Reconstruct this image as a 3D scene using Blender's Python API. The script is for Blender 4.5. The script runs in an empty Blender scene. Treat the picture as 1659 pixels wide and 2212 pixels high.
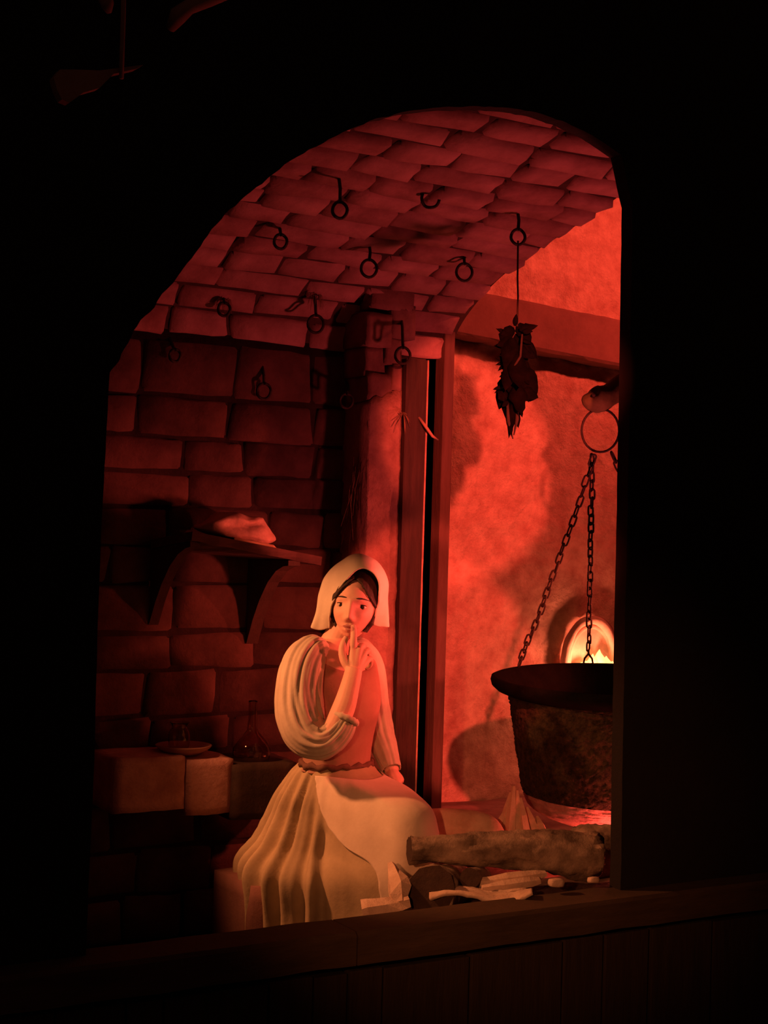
import bpy, bmesh, math, random
from mathutils import Vector, Matrix, noise
random.seed(7)
S = bpy.context.scene
COL = S.collection
# ------------------------------------------------------------------ camera
FPX, CX, CY = 3300.0, 829.5, 1106.0
YAW, PITCH, ROLL = math.radians(31), math.radians(0.76), 0.030
D0 = Vector((math.sin(YAW)*math.cos(PITCH), math.cos(YAW)*math.cos(PITCH), math.sin(PITCH)))
R0 = Vector((math.cos(YAW), -math.sin(YAW), 0))
U0 = R0.cross(D0)
RV = (R0*math.cos(ROLL) + U0*math.sin(ROLL)).normalized()
UV = (U0*math.cos(ROLL) - R0*math.sin(ROLL)).normalized()
CAM = Vector((-4.1*math.sin(YAW), -4.1*math.cos(YAW), 1.45))
cd = bpy.data.cameras.new('camera'); cam = bpy.data.objects.new('camera', cd); COL.objects.link(cam)
cd.sensor_fit = 'VERTICAL'; cd.sensor_height = 36; cd.sensor_width = 27; cd.lens = FPX/2212*36
cd.clip_start = 0.05; cd.clip_end = 50
M3 = Matrix((RV, UV, -D0)).transposed()
cam.matrix_world = Matrix.Translation(CAM) @ M3.to_4x4()
S.camera = cam
def ray(px, py): return D0 + RV*((px-CX)/FPX) - UV*((py-CY)/FPX)
def at(px, py, d): return CAM + ray(px, py)*d
def on_y(px, py, Y):
    r = ray(px, py); return CAM + r*((Y-CAM.y)/r.y)
def on_x(px, py, X):
    r = ray(px, py); return CAM + r*((X-CAM.x)/r.x)
def on_z(px, py, Z):
    r = ray(px, py); return CAM + r*((Z-CAM.z)/r.z)
def proj(p):
    q = Vector(p)-CAM; d = q.dot(D0)
    return CX+FPX*q.dot(RV)/d, CY-FPX*q.dot(UV)/d, d
# ------------------------------------------------------------------ world, light, exposure
W = bpy.data.worlds.new('dark_hall'); S.world = W; W.use_nodes = True
W.node_tree.nodes['Background'].inputs[0].default_value = (1.0, 0.36, 0.20, 1)
W.node_tree.nodes['Background'].inputs[1].default_value = 0.03
S.view_settings.view_transform = 'Standard'; S.view_settings.look = 'None'
S.view_settings.exposure = 0.0; S.view_settings.gamma = 1.0; S.view_settings.use_curve_mapping = False
def lamp(name, kind, loc, power, color, radius=0.05, target=None, angle=60, blend=0.3):
    l = bpy.data.lights.new(name, kind); l.energy = power; l.color = color; l.shadow_soft_size = radius
    o = bpy.data.objects.new(name, l); COL.objects.link(o); o.location = loc
    if kind == 'SPOT':
        l.spot_size = math.radians(angle); l.spot_blend = blend
        o.rotation_euler = (Vector(target)-Vector(loc)).to_track_quat('-Z', 'Y').to_euler()
    return o
RED = (1.0, 0.095, 0.052); TAN = (1.0, 0.30, 0.10)
# a pair of red stage lamps over the visitors' side, shining down through the arch on the hearth wall
lamp('stage_lamp_red', 'SPOT', (-0.50, -2.05, 2.15), 1000, RED, 0.035, (1.52, 2.0, 1.74), 13, 0.25)
lamp('stage_lamp_red', 'SPOT', (-0.50, -2.05, 2.10), 1000, RED, 0.035, (1.40, 2.0, 0.80), 15, 0.25)
# red lamp up in the flue, on the top of the hearth wall
lamp('flue_lamp', 'SPOT', (2.55, 0.55, 3.0), 140, RED, 0.05, (1.85, 2.0, 2.40), 95, 0.8)
# red lamp tucked behind the right jamb, on the sitter
lamp('jamb_lamp', 'SPOT', (1.10, 0.13, 1.22), 58, (1.0, 0.11, 0.06), 0.04, (0.42, 0.85, 1.00), 66, 0.7)
lamp('vault_fill', 'SPOT', (1.20, 0.12, 1.15), 42, (1.0, 0.10, 0.10), 0.05, (0.20, 0.75, 2.45), 110, 0.6)  # unseen spot added to brighten the vault from below
# unseen red spot added right of the cauldron to light ledge and loaf
lamp('ledge_fill', 'SPOT', (1.92, 0.56, 1.13), 78, RED, 0.03, (0.15, 1.25, 0.98), 66, 0.6)
# warm lamp inside, hidden behind the left jamb, and a weaker one on the visitors' side
lamp('stage_lamp_warm', 'SPOT', (-0.82, 0.90, 1.60), 112, TAN, 0.04, (0.34, 0.62, 0.72), 56, 0.6)
lamp('front_lamp_warm', 'SPOT', (-2.1, -2.5, 1.40), 190, TAN, 0.05, (0.62, 0.30, 0.68), 26, 0.9)
# the fire's own glow under the cauldron
lamp('fire_glow', 'POINT', (1.20, 0.36, 0.395), 10, (1.0, 0.10, 0.06), 0.04)
# ------------------------------------------------------------------ helpers
def rgb(h):
    return tuple((c/255/12.92 if c/255 <= .04045 else ((c/255+.055)/1.055)**2.4) for c in h) + (1,)
MATS = {}
def mat(name, c1, c2=None, scale=8, rough=.85, bump=.4, bscale=None, detail=6, emit=None, estr=0, metal=0, trans=0, stretch=None, spec=.3, dist=.01):
    if name in MATS: return MATS[name]
    m = bpy.data.materials.new(name); m.use_nodes = True; nt = m.node_tree; N = nt.nodes; L = nt.links
    b = N['Principled BSDF']; b.inputs['Roughness'].default_value = rough; b.inputs['Metallic'].default_value = metal
    b.inputs['Specular IOR Level'].default_value = spec
    if trans: b.inputs['Transmission Weight'].default_value = trans; b.inputs['IOR'].default_value = 1.45
    c1 = tuple(c1)+(1,) if len(c1) == 3 else c1
    if c2 is None: b.inputs['Base Color'].default_value = c1
    else:
        c2 = tuple(c2)+(1,) if len(c2) == 3 else c2
        tc = N.new('ShaderNodeTexCoord'); mp = N.new('ShaderNodeMapping')
        if stretch: mp.inputs['Scale'].default_value = stretch
        L.new(tc.outputs['Object'], mp.inputs[0])
        n = N.new('ShaderNodeTexNoise'); n.inputs['Scale'].default_value = scale; n.inputs['Detail'].default_value = detail
        n.inputs['Roughness'].default_value = .65
        r = N.new('ShaderNodeValToRGB'); r.color_ramp.elements[0].position = .32; r.color_ramp.elements[1].position = .68
        r.color_ramp.elements[0].color = c1; r.color_ramp.elements[1].color = c2
        L.new(mp.outputs[0], n.inputs['Vector']); L.new(n.outputs['Fac'], r.inputs[0]); L.new(r.outputs[0], b.inputs['Base Color'])
        if bump:
            n2 = N.new('ShaderNodeTexNoise'); n2.inputs['Scale'].default_value = bscale or scale*3; n2.inputs['Detail'].default_value = 8
            n2.inputs['Roughness'].default_value = .7
            L.new(mp.outputs[0], n2.inputs['Vector'])
            bp = N.new('ShaderNodeBump'); bp.inputs['Strength'].default_value = bump; bp.inputs['Distance'].default_value = dist
            L.new(n2.outputs['Fac'], bp.inputs['Height']); L.new(bp.outputs[0], b.inputs['Normal'])
    if emit: b.inputs['Emission Color'].default_value = tuple(emit)+(1,); b.inputs['Emission Strength'].default_value = estr
    MATS[name] = m; return m
def obj(name, V, F, m, parent=None, smooth=True):
    me = bpy.data.meshes.new(name); me.from_pydata([tuple(v) for v in V], [], F); me.update()
    if smooth: me.polygons.foreach_set('use_smooth', [True]*len(me.polygons))
    o = bpy.data.objects.new(name, me); COL.objects.link(o)
    for k in (m if isinstance(m, (list, tuple)) else [m]): me.materials.append(k)
    if parent: o.parent = parent
    return o
def fixnormals(o):
    bm = bmesh.new(); bm.from_mesh(o.data); bmesh.ops.recalc_face_normals(bm, faces=bm.faces); bm.to_mesh(o.data); bm.free(); return o
def empty(name, loc=(0,0,0)):
    o = bpy.data.objects.new(name, None); COL.objects.link(o); o.empty_display_size = .05; o.location = loc; return o
def adopt(root):
    """children were built in world coordinates: keep them there under a moved root"""
    inv = Matrix.Translation(-root.location)
    for c in root.children: c.matrix_parent_inverse = inv
def tag(o, label, cat, group=None, kind=None):
    o['label'] = label; o['category'] = cat
    if group: o['group'] = group
    if kind: o['kind'] = kind
    return o
def struct(o): o['kind'] = 'structure'; return o
def box_vf(p0, p1):
    x0,y0,z0 = p0; x1,y1,z1 = p1
    V = [(x0,y0,z0),(x1,y0,z0),(x1,y1,z0),(x0,y1,z0),(x0,y0,z1),(x1,y0,z1),(x1,y1,z1),(x0,y1,z1)]
    return V, [(0,3,2,1),(4,5,6,7),(0,1,5,4),(1,2,6,5),(2,3,7,6),(3,0,4,7)]
def add_mods(o, bevel=0, sub=0, solid=0, off=0, seg=2):
    if solid:
        k = o.modifiers.new('solid', 'SOLIDIFY'); k.thickness = solid; k.offset = off
    if bevel:
        k = o.modifiers.new('bevel', 'BEVEL'); k.width = bevel; k.segments = seg; k.limit_method = 'ANGLE'
    if sub:
        k = o.modifiers.new('sub', 'SUBSURF'); k.levels = sub; k.render_levels = sub
    return o
def box(name, p0, p1, m, parent=None, bevel=.006):
    V, F = box_vf(p0, p1); o = obj(name, V, F, m, parent, smooth=False)
    if bevel: add_mods(o, bevel=bevel)
    return o
def rough_block(name, p0, p1, m, parent=None, amp=.008, n=5, seed=0, rnd=.18):
    """a stone: subdivided box, rounded corners, lumpy faces"""
    c = (Vector(p0)+Vector(p1))/2; h = (Vector(p1)-Vector(p0))/2
    bm = bmesh.new(); bmesh.ops.create_cube(bm, size=2); bmesh.ops.subdivide_edges(bm, edges=bm.edges, cuts=n, use_grid_fill=True)
    for v in bm.verts:
        d = v.co.copy(); s = d.normalized()*1.25
        q = d.lerp(s, rnd); q = Vector((q.x*h.x, q.y*h.y, q.z*h.z))
        w = c+q; nz = noise.noise_vector((w+Vector((seed*3.1,seed*1.7,0)))*9)*amp + noise.noise_vector((w+Vector((seed,0,seed)))*28)*amp*.45
        v.co = w+nz
    me = bpy.data.meshes.new(name); bm.to_mesh(me); bm.free(); me.polygons.foreach_set('use_smooth', [True]*len(me.polygons))
    me.materials.append(m); o = bpy.data.objects.new(name, me); COL.objects.link(o)
    if parent: o.parent = parent
    return o
def frames(P):
    T = []
    for i in range(len(P)):
        T.append((P[min(i+1,len(P)-1)]-P[max(i-1,0)]).normalized())
    a = Vector((0,0,1)) if abs(T[0].z) < .9 else Vector((1,0,0))
    n = (a - T[0]*a.dot(T[0])).normalized(); out = []
    for t in T:
        n = (n - t*n.dot(t)).normalized(); out.append((t, n, t.cross(n)))
    return out
def tube_vf(P, R, seg=10, mod=None, cap=True, flat=None):
    P = [Vector(p) for p in P]; V = []; F = []; fr = frames(P); n = len(P)
    if not isinstance(R, (list, tuple)): R = [R]*n
    for i, (p, (t, a, b)) in enumerate(zip(P, fr)):
        for k in range(seg):
            th = 2*math.pi*k/seg; r = R[i]
            if mod: r *= mod(i/(n-1), th)
            V.append(p + a*math.cos(th)*r + b*math.sin(th)*r*(flat or 1))
    for i in range(n-1):
        for k in range(seg):
            F.append((i*seg+k, i*seg+(k+1)%seg, (i+1)*seg+(k+1)%seg, (i+1)*seg+k))
    if cap:
        V.append(P[0]); V.append(P[-1]); c0, c1 = len(V)-2, len(V)-1
        for k in range(seg):
            F.append((c0, (k+1)%seg, k)); F.append((c1, (n-1)*seg+k, (n-1)*seg+(k+1)%seg))
    return V, F
def tube(name, P, R, m, parent=None, seg=10, mod=None, cap=True, flat=None, smooth=True):
    V, F = tube_vf(P, R, seg, mod, cap, flat); return obj(name, V, F, m, parent, smooth)
def spline(P, n):
    """Catmull-Rom through points of any dimension, n samples"""
    P = [tuple(p) for p in P]; m = len(P)-1; out = []
    for i in range(n):
        t = i/(n-1)*m; k = min(int(t), m-1); f = t-k
        p0, p1, p2, p3 = P[max(k-1,0)], P[k], P[k+1], P[min(k+2,m)]
        out.append(tuple(.5*((2*b)+(-a+c)*f+(2*a-5*b+4*c-d)*f*f+(-a+3*b-3*c+d)*f**3) for a,b,c,d in zip(p0,p1,p2,p3)))
    return out
def lerp_table(T, x):
    if x <= T[0][0]: return T[0][1]
    for (a, b), (c, d) in zip(T, T[1:]):
        if x <= c: return b+(d-b)*(x-a)/(c-a)
    return T[-1][1]
def merge(*vfs):
    V = []; F = []
    for v, f in vfs:
        n = len(V); V += list(v); F += [tuple(i+n for i in q) for q in f]
    return V, F
def join_vf(name, vfs, m, parent=None, smooth=True):
    V, F = merge(*vfs); return obj(name, V, F, m, parent, smooth)
def sphere_vf(c, r, seg=12, rings=8):
    c = Vector(c); r = Vector((r,r,r)) if not isinstance(r, Vector) else r
    V = [c+Vector((0,0,r.z))]; F = []
    for i in range(1, rings):
        ph = math.pi*i/rings
        for k in range(seg):
            th = 2*math.pi*k/seg; V.append(c+Vector((r.x*math.sin(ph)*math.cos(th), r.y*math.sin(ph)*math.sin(th), r.z*math.cos(ph))))
    V.append(c-Vector((0,0,r.z)))
    for k in range(seg): F.append((0, 1+k, 1+(k+1)%seg))
    for i in range(rings-2):
        for k in range(seg): F.append((1+i*seg+k, 1+(i+1)*seg+k, 1+(i+1)*seg+(k+1)%seg, 1+i*seg+(k+1)%seg))
    l = len(V)-1; b = 1+(rings-2)*seg
    for k in range(seg): F.append((l, b+(k+1)%seg, b+k))
    return V, F
def lathe_vf(prof, seg=48, center=(0,0,0), mod=None):
    V = []; F = []; c = Vector(center); n = len(prof)
    for i, (r, z) in enumerate(prof):
        for k in range(seg):
            th = 2*math.pi*k/seg; q = r*(mod(i, th) if mod else 1)
            V.append(c+Vector((q*math.cos(th), q*math.sin(th), z)))
    for i in range(n-1):
        for k in range(seg): F.append((i*seg+k, i*seg+(k+1)%seg, (i+1)*seg+(k+1)%seg, (i+1)*seg+k))
    return V, F
# ------------------------------------------------------------------ materials
M_FACADE = mat('blackened_facade', (.005,.0035,.003), (.009,.006,.0045), 5, .9, .5, 20)
M_SILL = mat('dark_sill_wood', (.040,.024,.013), (.075,.044,.025), 4, .8, .4, 14, stretch=(1,1,6))
M_PLANK = mat('dark_plank_wood', (.022,.013,.008), (.04,.024,.014), 5, .85, .5, 14, stretch=(6,6,.7))
M_STONE = mat('brick_stone', (.26,.125,.12), (.45,.24,.235), 7, .92, .55, 30)
M_STONE2 = mat('brick_stone_worn', (.21,.095,.09), (.38,.19,.185), 9, .92, .6, 26)
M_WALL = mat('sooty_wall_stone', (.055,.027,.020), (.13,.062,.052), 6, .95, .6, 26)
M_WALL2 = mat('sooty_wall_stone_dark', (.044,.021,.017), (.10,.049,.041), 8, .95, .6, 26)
M_WMORTAR = mat('sooty_wall_mortar', (.016,.008,.006), (.035,.017,.014), 12, .95, .6, 40)
M_MORTAR = mat('dark_mortar', (.035,.016,.014), (.075,.035,.03), 14, .95, .7, 40)
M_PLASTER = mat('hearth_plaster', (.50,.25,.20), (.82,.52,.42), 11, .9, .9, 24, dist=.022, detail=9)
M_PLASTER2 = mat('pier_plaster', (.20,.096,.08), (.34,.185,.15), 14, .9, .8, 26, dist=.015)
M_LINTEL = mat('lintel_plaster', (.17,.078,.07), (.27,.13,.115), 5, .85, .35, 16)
M_POST = mat('post_wood', (.020,.009,.008), (.05,.024,.019), 6, .75, .5, 16, stretch=(5,5,.6))
M_DARKWOOD = mat('dark_wood', (.035,.018,.014), (.07,.036,.026), 8, .8, .4)
M_JAMB = mat('jamb_board', (.075,.035,.03), (.12,.058,.05), 6, .8, .4, 16, stretch=(5,5,.7))
M_IRON = mat('black_iron', (.022,.012,.010), (.05,.028,.022), 30, .6, .5, 60, metal=.3)
# ------------------------------------------------------------------ the setting
FT = .05                                       # facade thickness
ARCH = [(185,2085),(190,1950),(197,1800),(205,1600),(213,1300),(221,1100),(229,950),(237,805),(262,765),(296,705),(340,650),(396,580),(440,520),(486,462),(540,416),(604,366),(668,322),(740,286),(812,256),(880,240),(950,232),(1030,229),(1100,233),(1160,243),(1215,261),(1262,283),(1305,309),(1342,334)]
ARCH_R = [(1343,450),(1340,650),(1336,900),(1331,1150),(1326,1400),(1322,1600),(1319,1800),(1317,1925)]
op = [on_y(x, y, 0.0) for x, y in ARCH] + [on_y(x, y, FT if i else FT) for i, (x, y) in enumerate(ARCH_R)]
pts = []
for i, p in enumerate(op):                       # ragged broken-plaster edge
    q = op[(i+1) % len(op)]
    pts.append(p)
    if i < len(op)-1:
        for k in range(1, 5):
            t = p.lerp(q, k/5); a = .006 if 6 < i < 28 else .0022
            pts.append(t + Vector((noise.noise(t*23)*a, 0, noise.noise(t*23+Vector((9,9,9)))*a)))
SILL_T = (on_y(185,2062,.05).z + on_y(1318,1905,.05).z)/2
def facade():
    bm = bmesh.new()
    outer = [(-2.6,-.9),(2.9,-.9),(2.9,3.6),(-2.6,3.6)]
    zb = SILL_T-.05
    inner = [(p.x, max(p.z, zb)) for p in pts]
    vo = [bm.verts.new((x,0,z)) for x,z in outer]; vi = [bm.verts.new((x,0,z)) for x,z in inner]
    ed = [bm.edges.new((vo[i], vo[(i+1)%4])) for i in range(4)] + [bm.edges.new((vi[i], vi[(i+1)%len(vi)])) for i in range(len(vi))]
    bmesh.ops.triangle_fill(bm, use_beauty=True, use_dissolve=False, edges=ed, normal=(0,-1,0))
    r = bmesh.ops.extrude_face_region(bm, geom=bm.faces[:])
    for v in [g for g in r['geom'] if isinstance(g, bmesh.types.BMVert)]: v.co.y += FT
    bmesh.ops.recalc_face_normals(bm, faces=bm.faces)
    me = bpy.data.meshes.new('wall_front'); bm.to_mesh(me); bm.free(); me.materials.append(M_FACADE)
    o = bpy.data.objects.new('wall_front', me); COL.objects.link(o); return struct(o)
wall_front = facade()
# planks below the sill
JX = [-300,-120,120,272,352,578,675,750,825,1013,1213,1302,1400,1533,1700,1850]
for i in range(len(JX)-1):
    a, b = on_y(JX[i]+2.2, 2150, -.03), on_y(JX[i+1]-2.2, 2150, -.03)
    dy = random.uniform(-.004,.004)
    p = box('plank', (a.x,-.035+dy,-.6), (b.x,-.001,SILL_T-.115-random.uniform(0,.008)), M_PLANK, wall_front, .004)
trim = empty('trim_1', (0,-.04,SILL_T)); struct(trim)
sx = on_y(773, 2030, -.085).x
for x0, x1 in ((-2.3, sx-.002), (sx+.002, 2.6)):
    n = 40; V = []; F = []
    for i in range(n+1):
        x = x0+(x1-x0)*i/n; j = noise.noise(Vector((x*5,0,1)))*.004; k = noise.noise(Vector((x*7,3,1)))*.005
        V += [(x,-.085+j,SILL_T-.088+k),(x,-.085+j,SILL_T-.012),(x,-.075+j,SILL_T-.002),(x,.052,SILL_T+k*.6),(x,.052,SILL_T-.088)]
        if i:
            b0 = (i-1)*5; b1 = i*5
            F += [(b0+q, b0+(q+1)%5, b1+(q+1)%5, b1+q) for q in range(5)]
    F += [(0,1,2,3,4), tuple(n*5+q for q in (4,3,2,1,0))]
    fixnormals(obj('sill_beam', V, F, M_SILL, trim, False))
adopt(trim)
# floors
fl = struct(box('floor', (-1.6,FT,-.08), (3.6,2.4,0), M_MORTAR, None, 0))
ground = struct(box('ground', (-6,-6,-.98), (6,-.0,-.9), M_FACADE, None, 0))
# ---- back wall + vault: one profile, y/z by length
YB = 1.40
PROF = [(YB,0.0),(YB,2.13),(1.385,2.19),(1.33,2.255),(1.23,2.325),(1.10,2.392),(.94,2.448),(.78,2.488),(.62,2.527),(.46,2.570),(.30,2.622),(.15,2.675),(.056,2.713)]
_cv = [(YB,0.0),(YB,2.0)] + [tuple(p) for p in spline([(YB,2.0)]+PROF[1:], 60)][1:]
_len = [0]
for a, b in zip(_cv, _cv[1:]): _len.append(_len[-1]+math.dist(a,b))
S_WALL = 2.13
S_END = _len[-1]
def prof(s):
    for i in range(len(_cv)-1):
        if s <= _len[i+1] or i == len(_cv)-2:
            f = (s-_len[i])/(_len[i+1]-_len[i]); a, b = _cv[i], _cv[i+1]
            t = Vector((0, b[0]-a[0], b[1]-a[1])).normalized()
            return Vector((0, a[0]+(b[0]-a[0])*f, a[1]+(b[1]-a[1])*f)), Vector((0, -t.z, t.y))
XL, XE = -.98, 1.12
def surf(x, s, h=0):
    p, n = prof(s); return Vector((x, p.y, p.z)) + n*h
def backing(name, s0, s1, x0, x1, thick, nx, ns):
    V = []; F = []
    for i in range(ns+1):
        for k in range(nx+1): V.append(surf(x0+(x1-x0)*k/nx, s0+(s1-s0)*i/ns, 0))
    for i in range(ns):
        for k in range(nx): F.append((i*(nx+1)+k, i*(nx+1)+k+1, (i+1)*(nx+1)+k+1, (i+1)*(nx+1)+k))
    n = len(V)
    for i in range(ns+1):
        for k in range(nx+1): V.append(surf(x0+(x1-x0)*k/nx, s0+(s1-s0)*i/ns, -thick))
    F += [tuple(q+n for q in reversed(f)) for f in F[:]]
    w = nx+1
    for i in range(ns):
        F += [(i*w, (i+1)*w, (i+1)*w+n, i*w+n), ((i+1)*w+nx, i*w+nx, i*w+nx+n, (i+1)*w+nx+n)]
    for k in range(nx):
        F += [(k+1, k, k+n, k+1+n), (ns*w+k, ns*w+k+1, ns*w+k+1+n, ns*w+k+n)]
    return struct(fixnormals(obj(name, V, F, M_MORTAR)))
wall_back = backing('wall_back', 0, S_WALL, XL, .93, .12, 8, 6); wall_back.data.materials[0] = M_WMORTAR
ceiling = backing('ceiling', S_WALL, S_END, XL, XE, .10, 6, 48)
GU = (0,.035,.3,.7,.965,1); GV = (0,.09,.5,.91,1)
def brick(parent, x0, x1, s0, s1, h, seed, m, jit=.012):
    rnd = random.Random(seed); V = []; F = []
    c = [(rnd.uniform(-jit,jit), rnd.uniform(-jit*.6,jit*.6)) for _ in range(4)]
    tilt = (rnd.uniform(-.006,.006), rnd.uniform(-.006,.006))
    for j, v in enumerate(GV):
        for i, u in enumerate(GU):
            dx = (c[0][0]*(1-u)+c[1][0]*u)*(1-v)+(c[2][0]*(1-u)+c[3][0]*u)*v
            ds = (c[0][1]*(1-u)+c[1][1]*u)*(1-v)+(c[2][1]*(1-u)+c[3][1]*u)*v
            x = x0+(x1-x0)*u+dx; s = s0+(s1-s0)*v+ds
            edge = i in (0,len(GU)-1) or j in (0,len(GV)-1)
            if edge: x += rnd.uniform(-.004,.004); s += rnd.uniform(-.004,.004)
            if (i in (0,len(GU)-1)) and (j in (0,len(GV)-1)):      # knocked-off corners
                x += (.5-u)*.018; s += (.5-v)*.018
            hh = -.004 if edge else h + tilt[0]*(u-.5)*2 + tilt[1]*(v-.5)*2 + rnd.uniform(-.003,.003)
            V.append(surf(x, min(max(s,.0),S_END-.001), hh))
    w = len(GU)
    for j in range(len(GV)-1):
        for i in range(w-1): F.append((j*w+i, j*w+i+1, (j+1)*w+i+1, (j+1)*w+i))
    return obj('brick', V, F, m, parent)
sd = 0
s = S_WALL-.02; row = 0
while s < S_END-.03:                                            # vault courses
    hgt = random.uniform(.092,.112)
    x = XL - random.uniform(0,.25) + .02
    while x < XE-.03:
        l = random.uniform(.20,.34); x1 = x+l
        if XE-x1 < .1: x1 = XE+random.uniform(-.012,.016)
        sd += 1
        if x1 > XL+.05: brick(ceiling, max(x,XL+.01)+.0065, x1-.0065, s+.005, min(s+hgt,S_END)-.005, random.uniform(.010,.020), sd, M_STONE if random.random()<.65 else M_STONE2)
        x = x1
    s += hgt; row += 1
s = .02
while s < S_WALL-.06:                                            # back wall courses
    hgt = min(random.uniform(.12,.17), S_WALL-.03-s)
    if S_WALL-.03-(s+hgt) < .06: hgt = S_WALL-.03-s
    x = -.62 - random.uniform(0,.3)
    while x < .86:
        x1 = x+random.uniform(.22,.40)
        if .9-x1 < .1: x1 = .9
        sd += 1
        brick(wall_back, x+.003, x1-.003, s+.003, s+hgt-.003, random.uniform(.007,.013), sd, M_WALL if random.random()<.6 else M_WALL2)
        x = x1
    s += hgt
# side / shell walls
struct(box('wall_left', (XL-.1,FT,0), (XL,2.1,3.3), M_MORTAR, None, 0))
struct(box('wall_right', (3.4,FT,0), (3.5,2.2,3.3), M_MORTAR, None, 0))
struct(box('ceiling_flue', (XL,FT,3.3), (3.5,2.2,3.38), M_MORTAR, None, 0))
# hearth wall, lumpy plaster
YH = 2.0
def lumpy(name, x0, x1, z0, z1, Y, thick, nx, nz, m, amp, edge_seed=0):
    V = []; F = []
    for j in range(nz+1):
        for i in range(nx+1):
            x = x0+(x1-x0)*i/nx; z = z0+(z1-z0)*j/nz; p = Vector((x,edge_seed,z))
            V.append((x, Y - amp*(noise.noise(p*6)+.5*noise.noise(p*17)+.28*noise.noise(p*44)+.16*noise.noise(p*90)), z))
    w = nx+1
    for j in range(nz):
        for i in range(nx): F.append((j*w+i, j*w+i+1, (j+1)*w+i+1, (j+1)*w+i))
    n = len(V); V += [(x0,Y+thick,z0),(x1,Y+thick,z0),(x1,Y+thick,z1),(x0,Y+thick,z1)]
    F += [(n,n+3,n+2,n+1), tuple(range(0,w))[::-1]+(n,n+1), tuple(nz*w+i for i in range(w))+(n+2,n+3),
          tuple(j*w for j in range(nz+1))+(n+3,n), tuple(j*w+nx for j in range(nz,-1,-1))+(n+1,n+2)]
    return obj(name, V, F, m)
wall_hearth = struct(lumpy('wall_hearth', 1.0, 3.4, 0, 3.3, YH, .12, 170, 230, M_PLASTER, .012))
struct(box('wall_hearth_side', (1.02,YB+.02,0), (1.12,YH,2.12), M_DARKWOOD, None, 0))
# lintel along the hearth wall
A, B = on_y(955,614,1.88), on_y(1345,691,1.88); A2, B2 = on_y(955,716,1.88), on_y(1345,792,1.88)
n = 36; V = []; F = []
for i in range(n+1):
    f = i/n*1.7; t = A.lerp(B, f); b = A2.lerp(B2, f); j1 = noise.noise(t*14)*.006; j2 = noise.noise(b*12)*.008
    V += [(t.x,1.99,t.z+j1),(t.x,1.885,t.z+j1),(t.x,1.875,t.z-.012),(b.x,1.875,b.z+.012),(b.x,1.885,b.z+j2),(b.x,1.99,b.z+j2)]
    if i:
        a0 = (i-1)*6; a1 = i*6; F += [(a0+q, a0+(q+1)%6, a1+(q+1)%6, a1+q) for q in range(6)]
F += [tuple(range(6)), tuple(n*6+q for q in range(5,-1,-1))]
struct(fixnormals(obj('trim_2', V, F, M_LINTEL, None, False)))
# pier plaster strip + corbel stones + post + jamb
px0 = on_y(790,1100,1.22).x; px1 = on_y(863,1300,1.20).x-.003
def pier():
    V = []; F = []; nx, nz = 12, 90; zt = on_y(830,868,1.22).z
    for j in range(nz+1):
        for i in range(nx+1):
            x = px0+(px1-px0)*i/nx; z = zt*j/nz; p = Vector((x,5,z))
            if i == 0: x += noise.noise(Vector((1,2,z*16)))*.008
            if j == nz: z += .05*(i/nx) + noise.noise(Vector((x*30,0,1)))*.015
            V.append((x, 1.22 - .008*(noise.noise(p*9)+.6*noise.noise(p*24)+.3*noise.noise(p*60)), z))
    w = nx+1
    for j in range(nz):
        for i in range(nx): F.append((j*w+i, j*w+i+1, (j+1)*w+i+1, (j+1)*w+i))
    n = len(V); V += [(px0,YB,0),(px1,YB,0),(px1,YB,zt),(px0,YB,zt)]
    F += [tuple(nz*w+i for i in range(w))+(n+2,n+3), tuple(j*w for j in range(nz+1))+(n+3,n), tuple(j*w+nx for j in range(nz,-1,-1))+(n+1,n+2)]
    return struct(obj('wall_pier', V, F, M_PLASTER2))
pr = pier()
zt = on_y(830,868,1.22).z
M_CORB = mat('corbel_stone', (.13,.06,.055), (.25,.125,.115), 8, .92, .6, 26)
for (xa, xb, za, zb_, yf, k) in ((-.005,.10,.0,.10,1.225,1),(.095,.165,.045,.14,1.22,2),(-.012,.07,.09,.20,1.235,3),(.065,.165,.135,.24,1.225,4),(-.02,.09,.195,.32,1.22,5),(.085,.19,.235,.36,1.225,6),(.0,.18,.335,.44,1.225,7)):
    rough_block('corbel_stone', (px0+xa,yf,zt+za), ((px0+xb) if k > 5 else min(px0+xb, px1),YB,zt+zb_), M_CORB, pr, .005, 4, k, .07)
P0, P1 = on_y(863,1300,1.20).x, on_y(911,1300,1.20).x
ztp = on_y(890,775,1.20).z
post = tag(fixnormals(obj('timber_post', *(lambda n: (
    [q for i in range(n+1) for z in [ztp*i/n] for w in [noise.noise(Vector((0,0,z*5)))*.004]
     for q in ((P0,1.20+w,z),(P1-.008+w,1.197+w,z),(P1+w,1.205+w,z),(P1+w,1.395,z),(P0,1.395,z))],
    [(b+q, b+(q+1)%5, b+5+(q+1)%5, b+5+q) for i in range(n) for b in [i*5] for q in range(5)] + [(4,3,2,1,0), tuple(n*5+q for q in range(5))]))(40), M_POST, None, False)),
    'tall dark timber post with a bright lit edge behind the seated woman', 'post')
tube('lit_edge', [Vector((P1-.003+noise.noise(Vector((0,0,ztp*k/40*5)))*.004, 1.2005+noise.noise(Vector((0,0,ztp*k/40*5)))*.004, ztp*k/40)) for k in range(41)], [.0048+.002*noise.noise(Vector((3,1,k*.7))) for k in range(41)], mat('lit_edge_wood', (.30,.15,.12), (.5,.28,.22), 20, .7, .3), post, 6)  # paler strip: light on the post's right edge put into the colour
J0, J1 = on_y(945,1300,1.36).x, on_y(967,1300,1.36).x
jz = on_y(955,690,1.36).z
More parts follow.
